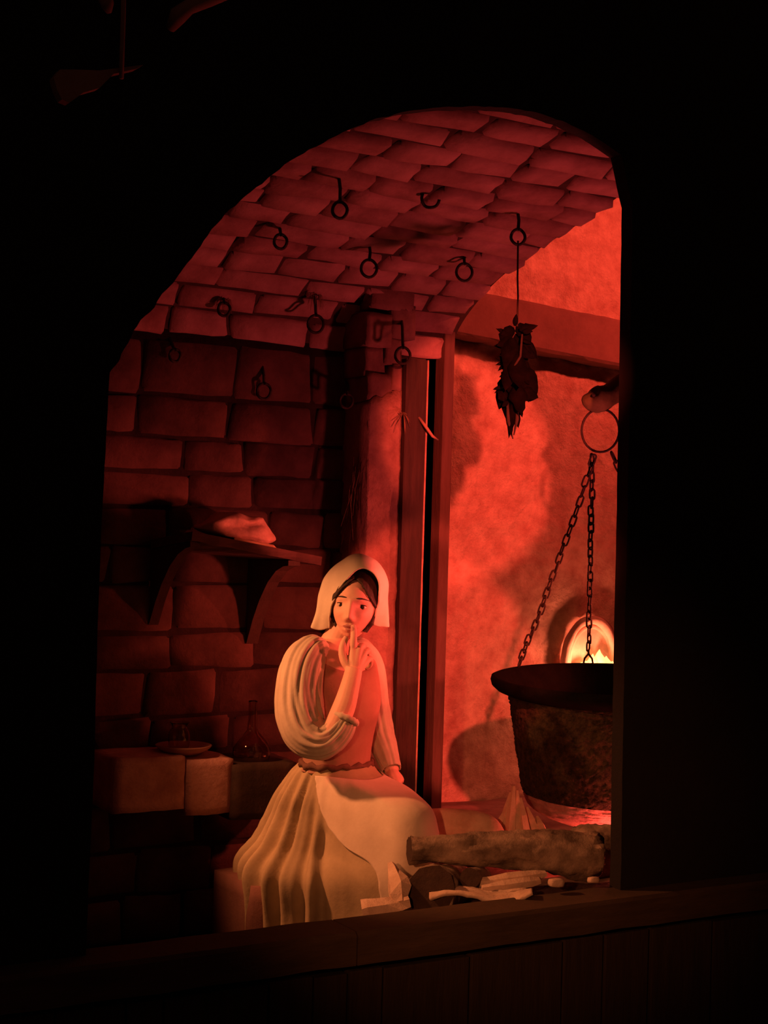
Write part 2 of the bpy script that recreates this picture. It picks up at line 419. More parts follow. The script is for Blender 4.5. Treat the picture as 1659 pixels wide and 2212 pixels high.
tag(box('jamb_board', (J0,1.36,0), (J1,YB+.04,jz), M_JAMB, None, .004), 'narrow dull red upright board at the edge of the hearth wall', 'board')
struct(box('wall_shade_panel', (P1-.12,1.42,0), (J1+.02,1.52,2.3), M_DARKWOOD, None, 0))  # dark panel added to close the slot, stands in for its shade
# raised hearth floor
hearth = struct(rough_block('floor_hearth', (.78,.10,0), (3.35,1.96,.30), M_STONE2, None, .010, 10, 9, .0))
# ------------------------------------------------------------------ cauldron on its chains
M_CAUL = mat('crusted_iron', (.008,.005,.0025), (.10,.063,.03), 38, .9, 1.0, 70, dist=.03, detail=12)
cz = .955; cc = at(1337, 1470, 5.36); cc.z = cz
cauldron = empty('cauldron', cc)
tag(cauldron, 'huge blackened crusty cauldron hanging on chains over the fire', 'cauldron')
BODY = [(.30,-.478),(.31,-.482),(.335,-.44),(.345,-.40),(.352,-.34),(.364,-.24),(.378,-.14),(.390,-.075)]
body_prof = [(.001,-.515),(.08,-.512),(.15,-.502),(.22,-.485),(.275,-.462),(.308,-.435),(.325,-.395),(.338,-.33),(.352,-.24),(.368,-.14),(.382,-.07),(.392,-.052)]
bp2 = [tuple(p) for p in spline(body_prof, 150)]
def crust(i, th):
    p = Vector((math.cos(th)*3, math.sin(th)*3, i*.052)); a = .25+.75*min(1, max(0, (i-30)/45))
    b = a*max(0, noise.noise(p*2))
    return 1 + a*(.014*noise.noise(p*1.7)+.016*abs(noise.noise(p*4.1))+.016*abs(noise.noise(p*9))+.012*noise.noise(p*19)) + .0*b
KB = next(i for i, p in enumerate(bp2) if p[1] > -.395)
V, F = lathe_vf(bp2[KB:], 320, (0,0,0), lambda i, th: crust(i+KB, th)); fixnormals(obj('body', V, F, M_CAUL, cauldron))
V, F = lathe_vf(bp2[:KB+1], 120, (0,0,0), crust); fixnormals(obj('bottom', V, F, mat('firelit_bottom', (.26,.13,.13), (.50,.28,.27), 16, .7, .7, 40), cauldron))  # pale pinkish colour stands in for firelight on the underside
rim_prof = [(.392,-.054),(.428,-.040),(.444,-.026),(.449,-.010),(.446,.004),(.436,.008),(.412,.002),(.398,-.02),(.372,-.07),(.325,-.18),(.29,-.27),(.001,-.29)]
V, F = lathe_vf(rim_prof, 96, (0,0,0), lambda i, th: 1+.008*noise.noise(Vector((math.cos(th)*4, math.sin(th)*4, i*.3)))); obj('rim', V, F, mat('rim_iron', (.0015,.001,.0008), (.004,.003,.002), 18, .95, .5, 50, spec=.05), cauldron)
cauldron.rotation_euler = (math.radians(1.5), math.radians(-1.5), 0)
# chain link
LK = .036
def link_mesh():
    P = []; 
    for k in range(14):
        a = 2*math.pi*k/14; P.append(Vector((math.cos(a)*.0095, 0, math.sin(a)*.0095 + (.0125 if math.sin(a) > 0.01 else -.0125 if math.sin(a) < -.01 else 0))))
    V = []; F = []; n = len(P); r = .0036
    for i in range(n):
        t = (P[(i+1)%n]-P[i-1]).normalized(); a = Vector((0,1,0)); b = t.cross(a)
        for k in range(6): th = 2*math.pi*k/6; V.append(P[i]+a*math.cos(th)*r+b*math.sin(th)*r)
    for i in range(n):
        for k in range(6): F.append((i*6+k, i*6+(k+1)%6, ((i+1)%n)*6+(k+1)%6, ((i+1)%n)*6+k))
    me = bpy.data.meshes.new('link'); me.from_pydata(V, [], F); me.polygons.foreach_set('use_smooth', [True]*len(F)); me.materials.append(M_IRON); return me
LINK = link_mesh()
def chain(A, B, label, sag=.0):
    A, B = Vector(A), Vector(B); L = (B-A).length; n = max(2, round(L/LK)); root = empty('hanging_chain', A)
    d = (B-A).normalized(); q = d.to_track_quat('Z', 'Y')
    for i in range(n):
        f = (i+.5)/n; o = bpy.data.objects.new('link', LINK); COL.objects.link(o); o.parent = root
        o.location = (B-A)*f + Vector((0,0,-sag*4*f*(1-f))) + Vector((random.uniform(-.0025,.0025),random.uniform(-.0025,.0025),0))
        o.rotation_mode = 'QUATERNION'; o.rotation_quaternion = q @ Vector((0,0,1)).rotation_difference(Vector((0,0,1))) @ Matrix.Rotation(math.pi/2*(i%2)+.6+random.uniform(-.35,.35), 3, 'Z').to_quaternion()
    tag(root, label, 'chain', 'chains of the cauldron'); return root
RC = at(1297, 930, 5.32)                        # ring centre
rr = .071
ringpts = [RC + R0*math.cos(2*math.pi*k/32)*rr*.92 + Vector((0,0,1))*math.sin(2*math.pi*k/32)*rr*1.06 for k in range(33)]
V, F = tube_vf(ringpts, .0042, 8, None, False); ring = tag(obj('iron_ring', V, F, M_IRON), 'large thin iron ring hanging from the wooden arm', 'ring')
def rimpt(deg, dr=.0):
    a = math.radians(deg); return cauldron.matrix_basis @ Vector((math.cos(a)*(.425+dr), math.sin(a)*(.425+dr), .004))
bpy.context.view_layer.update()
b1 = at(1284, 983, 5.31); b2 = at(1322, 978, 5.33)
left_pt = min((rimpt(k) for k in range(0,360,2)), key=lambda p: abs(proj(p)[0]-1118) + (0 if proj(p)[2] > 5.3 else 500))
back_pt = min((rimpt(k) for k in range(0,360,2)), key=lambda p: abs(proj(p)[0]-1272) + (0 if proj(p)[2] > 5.4 else 500))
chain(b1, left_pt+Vector((0,0,.01)), 'iron chain slanting down to the left rim of the cauldron', .03)
chain(b1+Vector((0,.012,0)), back_pt+Vector((0,0,.055)), 'iron chain hanging straight down in front of the glowing niche', .0)
hk = empty('chain_hook', back_pt)
P = [back_pt+Vector((0,0,.055)), back_pt+Vector((0,0,.035))]
tube('shank', P, .004, M_IRON, hk, 8)
w = R0*.020
tube('prong', [back_pt+Vector((0,0,.040)), back_pt-w*.7+Vector((0,0,.022)), back_pt-w+Vector((0,0,-.01))], [.004,.0038,.003], M_IRON, hk, 8)
tube('prong', [back_pt+Vector((0,0,.040)), back_pt+w*.7+Vector((0,0,.022)), back_pt+w+Vector((0,0,-.006))], [.004,.0038,.003], M_IRON, hk, 8)
adopt(hk); tag(hk, 'forked iron hook holding the back rim of the cauldron', 'hook')
rp = rimpt(-5)
chain(b2, rp+Vector((0,0,.01)), 'iron chain running off behind the right jamb', .0)
# wooden arm carrying the ring
M_ARM = mat('mossy_wood', (.07,.052,.022), (.16,.115,.055), 9, .85, .6, 22)
a0 = at(1276,862,5.31); a1 = at(1300,852,5.33); a2 = at(1345,838,5.40); a3 = at(1420,806,5.55)
arm = empty('wooden_arm', a3); PP = [at(1271,850,5.305), at(1277,860,5.31), at(1296,862,5.33), at(1318,852,5.36), at(1350,832,5.42), at(1420,800,5.6), at(1640,740,6.3)]
V, F = tube_vf([Vector(p) for p in spline(PP, 30)], [t[0] for t in spline([(.018,),(.040,),(.047,),(.040,),(.046,),(.05,),(.055,)], 30)], 16, lambda f, th: 1+.10*noise.noise(Vector((f*9, math.cos(th), math.sin(th)))))
obj('branch', V, F, M_ARM, arm)
tube('peg', [at(1282,852,5.24), at(1284,858,5.40)], .007, M_IRON, arm, 8)
adopt(arm); tag(arm, 'greenish gnarled wooden arm sticking out above the cauldron, holding the iron ring', 'beam')
# ------------------------------------------------------------------ glowing niche behind the cauldron
M_NICHE = mat('niche_clay', (.62,.36,.30), (.85,.58,.48), 9, .85, .6, 24)
niche = empty('fire_niche', on_y(1280,1430,YH))
arc = [(1219,1440),(1224,1400),(1236,1370),(1252,1349),(1271,1340),(1290,1341),(1307,1354),(1320,1378),(1328,1410),(1332,1440)]
arcp = [Vector(on_y(x, y, YH-.035)) for x, y in spline(arc, 36)]
tube('arch_rib', arcp, [.020+.005*noise.noise(p*20) for p in arcp], M_NICHE, niche, 12)
arc2 = [Vector(on_y(1276+(x-1276)*.86, 1440+(y-1440)*.86, YH-.012)) for x, y in spline(arc, 36)]
tube('arch_rib', arc2, .012, M_NICHE, niche, 10)
V = list(arc2)+[Vector(on_y(1276, 1440, YH-.014))]; F = [(i, i+1, len(V)-1) for i in range(len(arc2)-1)]
obj('niche_back', V, F, M_NICHE, niche)
fl_ = []
M_FLAME = mat('flame', (.9,.5,.2), emit=(1.0,.50,.16), estr=2.2)
for k, (x, w, h) in enumerate(((1262,11,22),(1280,12,40),(1294,13,52),(1309,12,34),(1322,10,20))):
    b = on_y(x, 1444, YH-.055); px = (on_y(x+10,1444,YH-.055)-b).length/10
    z0 = b.z; Hh = h*px*.62; P = [b+Vector((noise.noise(Vector((k,f*2,0)))*.01, 0, Hh*f)) for f in (0,.15,.35,.6,.82,1)]
    tube('flame', P, [w*px*q for q in (.7,1,.95,.62,.28,.03)], M_FLAME, niche, 10)
adopt(niche); tag(niche, 'small arched niche glowing white hot behind the cauldron rim', 'fireplace')
g = on_y(1286, 1450, YH-.13)
lamp('niche_fire', 'POINT', g, 6.5, (1.0,.22,.10), .02)
# ------------------------------------------------------------------ firewood
M_BARK = mat('grey_bark', (.07,.047,.035), (.42,.30,.22), 10, .9, .9, 22, dist=.012, stretch=(1,1,1))
M_WOOD = mat('pale_split_wood', (.42,.28,.20), (.68,.50,.38), 9, .85, .6, 26)
M_CUT = mat('dark_log_end', (.030,.016,.012), (.065,.035,.025), 12, .9, .5)
def log(name, P, R, m_b, m_e, label, seed=0, seg=20, lump=.10, knots=(), cut=None, flat=False, group='firewood stacked in front of the cauldron', n=24):
    root = empty(name, Vector(P[0]))
    Q = [Vector(p) for p in spline(P, n)]; RR = [t[0] for t in spline([(r,) for r in R], n)]
    V, F = tube_vf(Q, RR, seg, lambda f, th: 1+lump*(noise.noise(Vector((f*5+seed, math.cos(th)*1.2, math.sin(th)*1.2)))+.6*noise.noise(Vector((f*9+seed, math.cos(th)*3, math.sin(th)*3)))+.3*noise.noise(Vector((f*26+seed, math.cos(th)*6, math.sin(th)*6)))), False)
    if cut:
        for k in range(seg):
            i = (n-1)*seg+k; v = V[i]; V[i] = v - (Q[-1]-Q[-2]).normalized()*max(-.05, min(.12, (v-Q[-1]).dot(cut)*.9))
    obj('bark', V, F, m_b, root, not flat)
    for e, i0, c in ((0,0,Q[0]),(1,(n-1)*seg,Q[-1])):
        ringv = [V[i0+k] for k in range(seg)]; cc_ = sum(ringv, Vector())/seg
        obj('cut_end', ringv+[cc_], [(seg, (k+1)%seg, k) if e == 0 else (seg, k, (k+1)%seg) for k in range(seg)], m_e, root, False)
    for (f, th, l) in knots:
        i = int(f*(n-1)); t, a, b = frames(Q)[i]; d = (a*math.cos(th)+b*math.sin(th)).normalized()
        tube('knot', [Q[i]+d*RR[i]*.7, Q[i]+d*(RR[i]+l*.6)+t*l*.2, Q[i]+d*(RR[i]+l)+t*l*.3], [.016,.011,.008], m_b, root, 8)
    adopt(root); return tag(root, label, 'log', group)
log('firewood_log', [at(884,1836,4.53), at(985,1836,4.56), at(1090,1836,4.60), at(1190,1838,4.64), at(1284,1850,4.69)], [.040,.044,.055,.066,.074], M_BARK, M_CUT,
    'biggest firewood log, grey bark, lying across the top of the stack', 1, 40, .26, (), cut=-(D0*.8-R0*.3), n=64)
log('firewood_log', [at(930,1925,4.40), at(948,1918,4.50), at(985,1905,4.75)], [.072,.068,.06], M_BARK, M_CUT,
    'short thick log end with a dark sawn face beside the skirt', 2, 22, .14)
log('firewood_log', [at(1015,1897,4.44), at(1040,1893,4.62)], [.030,.030], M_BARK, M_CUT, 'small round log end, black, under the biggest log', 3, 16, .05, n=8)
log('firewood_log', [at(1035,1908,4.47), at(1110,1900,4.49), at(1178,1888,4.53)], [.016,.026,.010], M_WOOD, M_WOOD, 'thin pale splintered stick lying under the biggest log', 4, 6, 0.4, flat=True, n=6)
log('firewood_log', [at(1040,1920,4.43), at(1100,1914,4.45), at(1165,1903,4.49)], [.012,.020,.012], M_WOOD, M_WOOD, 'narrow reddish split stick below the thin pale stick', 5, 6, 0.5, flat=True, n=6)
log('firewood_log', [at(868,1955,4.36), at(862,1915,4.42), at(846,1868,4.52)], [.022,.032,.014], M_WOOD, M_WOOD, 'curled pale strip of wood leaning on the short thick log', 6, 6, 0.5, flat=True, n=6)
log('firewood_log', [at(786,1972,4.36), at(826,1962,4.36), at(884,1948,4.37)], [.036,.034,.020], M_WOOD, M_CUT, 'stubby pale chunk of wood at the hem of the skirt', 8, 6, 0.55, flat=True, n=6)
log('firewood_log', [at(912,1776,4.98), at(990,1782,4.96), at(1050,1790,4.95), at(1082,1806,4.95)], [.044,.052,.046,.022], mat('peeled_wood', (.50,.30,.21), (.74,.50,.37), 12, .8, .5, 24), M_WOOD,
    'smooth peeled log lying behind the knees of the seated woman', 9, 20, .05)
wd = empty('split_wood', at(1118,1800,5.05))
for k, (x0, x1, yt) in enumerate(((1072,1098,1742),(1086,1104,1712),(1102,1110,1698),(1118,1117,1708),(1136,1124,1724),(1156,1138,1744),(1172,1160,1764))):
    dd = 5.03+.012*(k % 2)+.006*abs(k-3); tube('splint', [at(x0,1800,dd), at((x0+x1)/2,(1800+yt)/2,dd+.01), at(x1,yt,dd+.03)], [.020,.016,.006], mat('peeled_wood', (.4,.25,.18)), wd, 5, smooth=False)
adopt(wd); tag(wd, 'pale wedge of split wood standing beside the cauldron foot', 'wood')
log('firewood_log', [at(1240,1812,4.90), at(1300,1812,4.86), at(1370,1816,4.82)], [.040,.048,.05], M_BARK, M_CUT, 'grey stub of wood at the right jamb behind the biggest log', 11, 16, .25)
tag(rough_block('hearth_stone', at(1268,1905,4.80), at(1268,1905,4.80)+Vector((.13,.07,.13)), M_BARK, None, .012, 6, 5, .25), 'grey stone beside the right jamb next to the biggest log', 'stone')
# curved bark slab
V = []; F = []; bk = [(928,1944,1916),(965,1932,1914),(1010,1934,1918),(1060,1948,1926),(1100,1950,1924),(1125,1942,1921),(1150,1930,1926)]
q = spline(bk, 28)
for i, (x, yb, yt) in enumerate(q):
    for k in range(7):
        f = k/6; d = 4.37+.05*f+.02*math.sin(f*math.pi); V.append(at(x, yb+(yt-yb)*f - 5*math.sin(f*math.pi) + 3*noise.noise(Vector((x*.05,f*3,0))), d))
for i in range(27):
    for k in range(6): F.append((i*7+k, i*7+k+1, (i+1)*7+k+1, (i+1)*7+k))
o = obj('bark_slab', V, F, M_WOOD); add_mods(o, solid=.010); tag(o, 'wavy pale slab of bark lying lowest in front of the log stack', 'bark', 'firewood stacked in front of the cauldron')
for (x, y, d, w, lab) in ((1203,1908,4.46,.022,'small bright wood chip to the right of the bark slab'),(1280,1899,4.56,.017,'small bright ember chip near the right jamb')):
    p = at(x,y,d); o = rough_block('wood_chip', p-Vector((w,w*.6,w*.5)), p+Vector((w,w*.6,w*.5)), M_WOOD, None, .006, 3, x, .5); tag(o, lab, 'chip', 'firewood stacked in front of the cauldron')
# dirt heap carrying the stack
V = []; F = []; nx, ny = 40, 14
for j in range(ny+1):
    for i in range(nx+1):
        x = .47+1.18*i/nx; y = .07+.75*j/ny; e = min(1, i/6)*min(1,(nx-i)/6); 
        V.append((x, y, .25 + e*(.135+.02*noise.noise(Vector((x*9,y*9,0))))*math.exp(-((y-.25)/.33)**2)))
for j in range(ny):
    for i in range(nx): F.append((j*(nx+1)+i, j*(nx+1)+i+1, (j+1)*(nx+1)+i+1, (j+1)*(nx+1)+i))
ash = obj('ash_heap', V, F, mat('ash', (.05,.03,.025), (.12,.075,.06), 22, .95, .8, 60)); ash['kind'] = 'stuff'
tag(ash, 'heap of ash and dirt under the firewood', 'ash', None, 'stuff')
# embers
rnd = random.Random(3); vf = []
for k in range(60):
    p = Vector((1.34+rnd.uniform(-.20,.20), .66+rnd.uniform(-.15,.15), .315+rnd.uniform(0,.04)))
    v, f = sphere_vf(p, Vector((rnd.uniform(.012,.03), rnd.uniform(.012,.03), rnd.uniform(.01,.02))), 7, 5); vf.append((v, f))
em = join_vf('ember_bed', vf, mat('ember', (.2,.05,.02), emit=(1.0,.12,.04), estr=3.0)); em['kind'] = 'stuff'; tag(em, 'bed of red embers under the cauldron', 'embers', None, 'stuff')
# ------------------------------------------------------------------ ceiling hooks
def hit(px, py):
    r = ray(px, py); lo = None
    for k in range(700):
        t = 3.6+k*.004; p = CAM+r*t
        if p.y < 0: continue
        # signed: find profile z at this y
        if p.y >= YB: return Vector((p.x, YB, p.z))
        for (a, b) in zip(_cv[1:], _cv[2:]):
            if b[0] <= p.y <= a[0] and a[0] > b[0]:
                z = a[1]+(b[1]-a[1])*(a[0]-p.y)/(a[0]-b[0])
                if p.z >= z: return p
                break
    return p
HOOKS = [ # top of shank px, ring centre px, ring radius px, label, tuft
 ((733,375),(734,454),16,'closed','iron eye hook on a long shank nearest the top of the arch'),
 ((928,412),(930,428),19,'open','open curled iron hook high up in the middle of the vault'),
 ((1120,452),(1119,512),15,'closed','iron eye hook from which the dried bunch hangs'),
 ((800,528),(797,580),17,'closed','iron eye hook in the middle of the vault with a broad dark base'),
 ((1000,548),(1003,588),17,'closed','iron eye hook right beside the bright hearth wall'),
 ((602,488),(606,522),14,'closed','faint iron eye hook on the left of the vault below the arch edge'),
 ((678,632),(682,700),17,'closed','iron eye hook with a dry tuft around its base'),
 ((866,662),(870,768),16,'closed','iron eye hook on a long shank above the timber post'),
 ((566,790),(570,845),15,'closed','iron eye hook low on the left above the shelf'),
 ((752,832),(748,866),14,'closed','iron eye hook beside the top of the plaster pier'),
 ((366,740),(378,768),12,'closed','small dim iron eye hook farthest left'),
 ((480,640),(484,668),13,'closed','dim iron eye hook left of the hook with the dry tuft')]
M_DRY = mat('dried_stems', (.10,.055,.03), (.24,.13,.08), 20, .9, .3)
for (tx,ty),(rx,ry),rp_,kind,lab in HOOKS:
    top = hit(tx, ty); d = proj(top)[2]-(.20 if 'timber post' in lab else .15 if 'plaster pier' in lab else .035); rc = at(rx, ry, d); rad = rp_*d/FPX; root = empty('ceiling_hook', top)
    up = rc + Vector((0,0,1))*rad
    tube('shank', [top+Vector((0,.015,.03)), top.lerp(up,.5)+Vector((.002,0,0)), up], .0055, M_IRON, root, 8)
    n = 20; a0 = math.radians(90); sweep = 2*math.pi if kind == 'closed' else 1.45*math.pi
    pts_ = [rc + R0*math.cos(a0+sweep*k/n)*rad + Vector((0,0,1))*math.sin(a0+sweep*k/n)*rad*1.1 - D0*.004*math.sin(k) for k in range(n+1)]
    tube('eye', pts_, .0052, M_IRON, root, 7)
    if 'base' in lab: V, F = lathe_vf([(.0,.0),(.017,.0),(.017,-.006),(.006,-.010),(0,-.010)], 10, top+Vector((0,0,.004))); obj('base_plate', V, F, M_IRON, root)
    if 'tuft' in lab:
        rnd = random.Random(8)
        for k in range(16):
            a = rnd.uniform(0,6.28); l = rnd.uniform(.02,.045); dv = Vector((math.cos(a)*l, -abs(math.sin(a))*l*.6, rnd.uniform(-.05,.0)))
            tube('stem', [top+Vector((0,-.01,-.004)), top+dv*.6+Vector((0,-.01,.012)), top+dv+Vector((0,-.01,-.02))], [.0018,.0014,.0007], M_DRY, root, 4)
    adopt(root); tag(root, lab, 'hook', 'iron hooks in the brick vault')
# ------------------------------------------------------------------ dried bunch on a cord
M_LEAF = mat('dried_leaf', (.003,.002,.002), (.009,.005,.0045), 18, 1.0, .4, spec=.02)
M_STALK = mat('dark_stalk', (.03,.016,.012), (.07,.038,.028), 20, .9, .3)
dB = proj(hit(1120,452))[2]-.035
herb = empty('dried_bunch', at(1118,700,dB))
tube('cord', [at(1119,520,dB), at(1118,600,dB), at(1119,640,dB), at(1117,705,dB)], .0034, mat('cord', (.05,.025,.018)), herb, 6)
def leaf(P, L, dirv, wid, curl, seed):
    dirv = Vector(dirv).normalized(); s = dirv.cross(D0).normalized(); nrm = s.cross(dirv); V = []; F = []
    for i in range(6):
        f = i/5; w = wid*(math.sin(math.pi*min(1,(f*.95+.05)**.8)))**.9*(1+.45*noise.noise(Vector((seed*1.7,f*5,0)))); c = P+dirv*L*f - nrm*curl*f*f*L
        for k in (-1,0,1): V.append(c + s*w*k + nrm*(.25*w*abs(k)))
    for i in range(5):
        for k in (0,1): F.append((i*3+k, i*3+k+1, i*3+k+4, i*3+k+3))
    o = obj('leaf', V, F, M_LEAF, herb); add_mods(o, solid=.0016); return o
rnd = random.Random(12)
UPv = Vector((0,0,1))
def dirpx(ax, ay, dep=0): return R0*ax + UPv*(-ay) - D0*dep
LV = [((1112,712),(-.8,.35),34,11),((1122,712),(.9,-.25),44,10),((1108,735),(-.9,.35),40,11),((1128,735),(.75,.9),50,15),((1104,728),(-.6,.9),36,13),((1120,720),(.2,1),75,20),
      ((1108,730),(-.15,1),80,20),((1124,775),(.3,1),66,17),((1106,775),(-.2,1),75,17),((1116,760),(.05,1),90,22),((1122,800),(.75,.75),58,24),((1128,812),(.6,.9),56,22),((1104,800),(-.35,.9),62,18),((1096,830),(-.3,1),58,17),
      ((1106,830),(-.05,1),90,20),((1116,830),(.15,1),70,18),((1112,880),(.2,1),46,9),((1098,870),(.1,1),76,9),((1110,868),(-.1,1),80,9),((1120,868),(.25,1),36,6),((1112,704),(.1,-1),26,6),((1119,700),(.6,.8),50,16),((1106,705),(-.5,.9),46,15),
      ((1100,745),(-1,.1),34,7),((1124,752),(.9,.5),42,13),((1118,730),(0,1),60,24),((1112,790),(0,1),70,24),((1110,845),(0,1),55,22),((1126,845),(.8,.3),40,15),((1094,850),(-.7,.5),24,12)]
for k, ((x,y),(ax,ay),L,w) in enumerate(LV):
    dd = dB + rnd.uniform(-.03,.03); sc = dB/FPX
    leaf(at(x,y,dd), L*sc, dirpx(ax,ay,rnd.uniform(-.25,.25)), w*sc, rnd.uniform(-.2,.3), k)
for k in range(34):                                              # small spiky leaves round the outside
    y = rnd.uniform(708,880); hw = lerp_table([(700,8),(730,34),(770,22),(800,20),(835,30),(880,14)], y); sgn = rnd.choice((-1,1))
    leaf(at(1112+sgn*hw*rnd.uniform(.5,.9), y, dB+rnd.uniform(-.03,.03)), rnd.uniform(14,30)*dB/FPX, dirpx(sgn*rnd.uniform(.4,1), rnd.uniform(-.3,1), rnd.uniform(-.3,.3)), rnd.uniform(3,6)*dB/FPX, rnd.uniform(-.3,.3), 40+k)
tube('stalk', [at(1128,722,dB-.035), at(1124,770,dB-.04), at(1106,800,dB-.035), at(1088,840,dB-.03)], [.003,.004,.004,.002], M_STALK, herb, 7)
tube('stalk', [at(1096,868,dB-.02), at(1098,910,dB-.02), at(1108,948,dB-.02)], [.004,.006,.002], M_STALK, herb, 7)
tube('stalk', [at(1118,866,dB-.02), at(1117,905,dB-.02), at(1110,940,dB-.02)], [.004,.006,.002], M_STALK, herb, 7)
adopt(herb); tag(herb, 'dark dried bunch of leaves hanging on a cord before the hearth wall', 'herbs')
# ------------------------------------------------------------------ shelf with loaf
M_SHELF = mat('shelf_wood', (.06,.028,.023), (.12,.058,.046), 6, .85, .5, 18, stretch=(1,6,6))
shelf = empty('wall_shelf', on_y(520,1180,YB))
SA, SB, SC, SDp = at(418,1150,4.98), at(694,1204,5.26), on_y(585,1196,YB-.01), on_y(330,1172,YB-.01)
SA, SB = on_y(416,1148,1.12), on_y(696,1203,1.12)
SC, SDp = on_y(604,1196,YB-.014), on_y(326,1166,YB-.014)
V = []; n = 20
for i in range(n+1):
    f = i/n; a = SA.lerp(SB, f); b = SDp.lerp(SC, f); j = noise.noise(Vector((f*9,1,0)))*.006; k = noise.noise(Vector((f*7,4,0)))*.008
    V += [a+Vector((0,k,.0)), b, b+Vector((0,0,-.030)), a+Vector((0,k+.006,-.030+j))]
F = [(b_+q, b_+(q+1)%4, b_+4+(q+1)%4, b_+4+q) for i in range(n) for b_ in [i*4] for q in range(4)] + [(3,2,1,0), tuple(n*4+q for q in range(4))]
fixnormals(obj('board', V, F, M_SHELF, shelf, False))
def bracket(f, drop, w):
    a = SA.lerp(SB, f)+Vector((0,.02,-.03)); b = SDp.lerp(SC, f)+Vector((0,0,-.03)); V = []; q = []
    for k in range(9):
        t = k/8; q.append(a.lerp(b, t) if k < 8 else b)
    outline = [a, b, b+Vector((0,0,-drop))] + [b.lerp(a, u)+Vector((0,0,-drop*(1-u)**2.2*.92-.018)) for u in (.15,.3,.5,.7,.88,1)]
    m = len(outline); V = [p-Vector((w/2,0,0)) for p in outline]+[p+Vector((w/2,0,0)) for p in outline]
    F = [tuple(range(m)), tuple(range(2*m-1,m-1,-1))]+[(i,(i+1)%m,(i+1)%m+m,i+m) for i in range(m)]
    return fixnormals(obj('bracket', V, F, M_DARKWOOD, shelf, False))
bracket(.04,.26,.035); bracket(.80,.30,.045)
adopt(shelf); tag(shelf, 'crooked wooden shelf on two curved brackets on the stone wall', 'shelf')
M_LOAF = mat('loaf_crust', (.34,.20,.13), (.66,.43,.31), 10, .85, .5, 30)
def sh(px, f):   # a point on the shelf top below pixel column px, f = 0 front .. 1 back
    a = min((SA.lerp(SB,k/200).lerp(SDp.lerp(SC,k/200), f) for k in range(-20,221)), key=lambda p: abs(proj(p)[0]-px)); return a
c = sh(508, .45); L0 = sh(424,.45); L1 = sh(592,.45); ax = (L1-L0); hl = ax.length/2; ax.normalize(); sd_ = Vector((0,0,1)).cross(ax).normalized()
bm = bmesh.new(); bmesh.ops.create_icosphere(bm, subdivisions=4, radius=1)
topz = [(-1,.45),(-.8,.62),(-.45,.92),(-.1,1.0),(.2,.92),(.45,1.06),(.62,1.08),(.8,.72),(1,.35)]
for v in bm.verts:
    x, y, z = v.co; hz = lerp_table(topz, x); dz = .075 if z > 0 else .024
    cre = -.020*math.exp(-((z-.35-.35*x)/.13)**2)*(1 if -.5 < x < .7 else .3)       # a fold across the front
    q = c + ax*(x*hl) + sd_*(y*(.085+cre*1.2*(1 if y < 0 else 0))) + Vector((0,0,.026+dz*hz*(abs(z)**.85)*(1 if z > 0 else -1)))
    v.co = q + noise.noise_vector(q*16)*.010 + noise.noise_vector(q*42)*.003
me = bpy.data.meshes.new('bread_loaf'); bm.to_mesh(me); bm.free(); me.polygons.foreach_set('use_smooth',[True]*len(me.polygons)); me.materials.append(M_LOAF)
o = bpy.data.objects.new('bread_loaf', me); COL.objects.link(o); o.location.z += .012; tag(o, 'lumpy crusty loaf lying on the wall shelf', 'bread')
a, b = sh(505,.10), sh(592,.10); a2, b2 = sh(515,.62), sh(600,.62); t = Vector((0,0,.012)); e = Vector((0,0,.002))
fixnormals(tag(add_mods(obj('bread_board', [a+e,b+e,b2+e,a2+e,a+t,b+t,b2+t,a2+t], [(0,3,2,1),(4,5,6,7),(0,1,5,4),(1,2,6,5),(2,3,7,6),(3,0,4,7)], mat('yellow_board', (.42,.27,.13), (.5,.33,.17), 10, .8, .2), None, False), bevel=.003), 'thin yellowish board under the loaf on the shelf', 'board'))
# ------------------------------------------------------------------ stone ledge with glassware
M_LEDGE = mat('ledge_stone', (.50,.24,.21), (.85,.48,.43), 8, .9, .7, 22)
ledge = empty('stone_ledge', on_y(400,1750,1.18))
yl = 1.17
def lblock(p0, p1, yt, yb, m, seed, yf=yl):
    a = on_y(p0, yt, yf); b = on_y(p1, yb, yf); return rough_block('ledge_stone', (a.x, yf, b.z), (b.x, YB+.01, a.z), m, ledge, .006, 6, seed, .10)
lblock(246, 398, 1640, 1748, M_LEDGE, 21); lblock(402, 502, 1642, 1756, M_LEDGE, 22); lblock(505, 640, 1652, 1762, M_DARKWOOD, 23, 1.15)
adopt(ledge); tag(ledge, 'ledge of two pale stones and one black stone jutting from the wall', 'ledge')
M_DISH = mat('clay_dish', (.42,.20,.16), (.55,.30,.25), 6, .6, .2)
pc = on_y(396,1632,1.27); zl = on_y(325,1640,yl).z-.002
pc.z = zl; V, F = lathe_vf([(0,.002),(.055,.0),(.080,.012),(.092,.022),(.096,.028),(.092,.030),(.070,.018),(.0,.013)], 40, pc)
tag(obj('clay_dish', V, F, M_DISH), 'shallow reddish clay dish on the stone ledge', 'dish')
GLASS = mat('old_glass', (.80,.62,.55), None, rough=.04, trans=1.0, spec=.5)
jc = pc + R0*(-.016) + Vector((0,0,.014))
def glass(name, prof_, c, label, cat, wall=.0035):
    inner = [(max(r-wall,.0005), z+(wall if i == 0 else 0)) for i, (r, z) in enumerate(prof_)][::-1]
    V, F = lathe_vf([(0.0005, prof_[0][1])]+prof_+inner+[(0.0005, prof_[0][1]+wall)], 36, c)
    return tag(fixnormals(obj(name, V, F, GLASS)), label, cat)
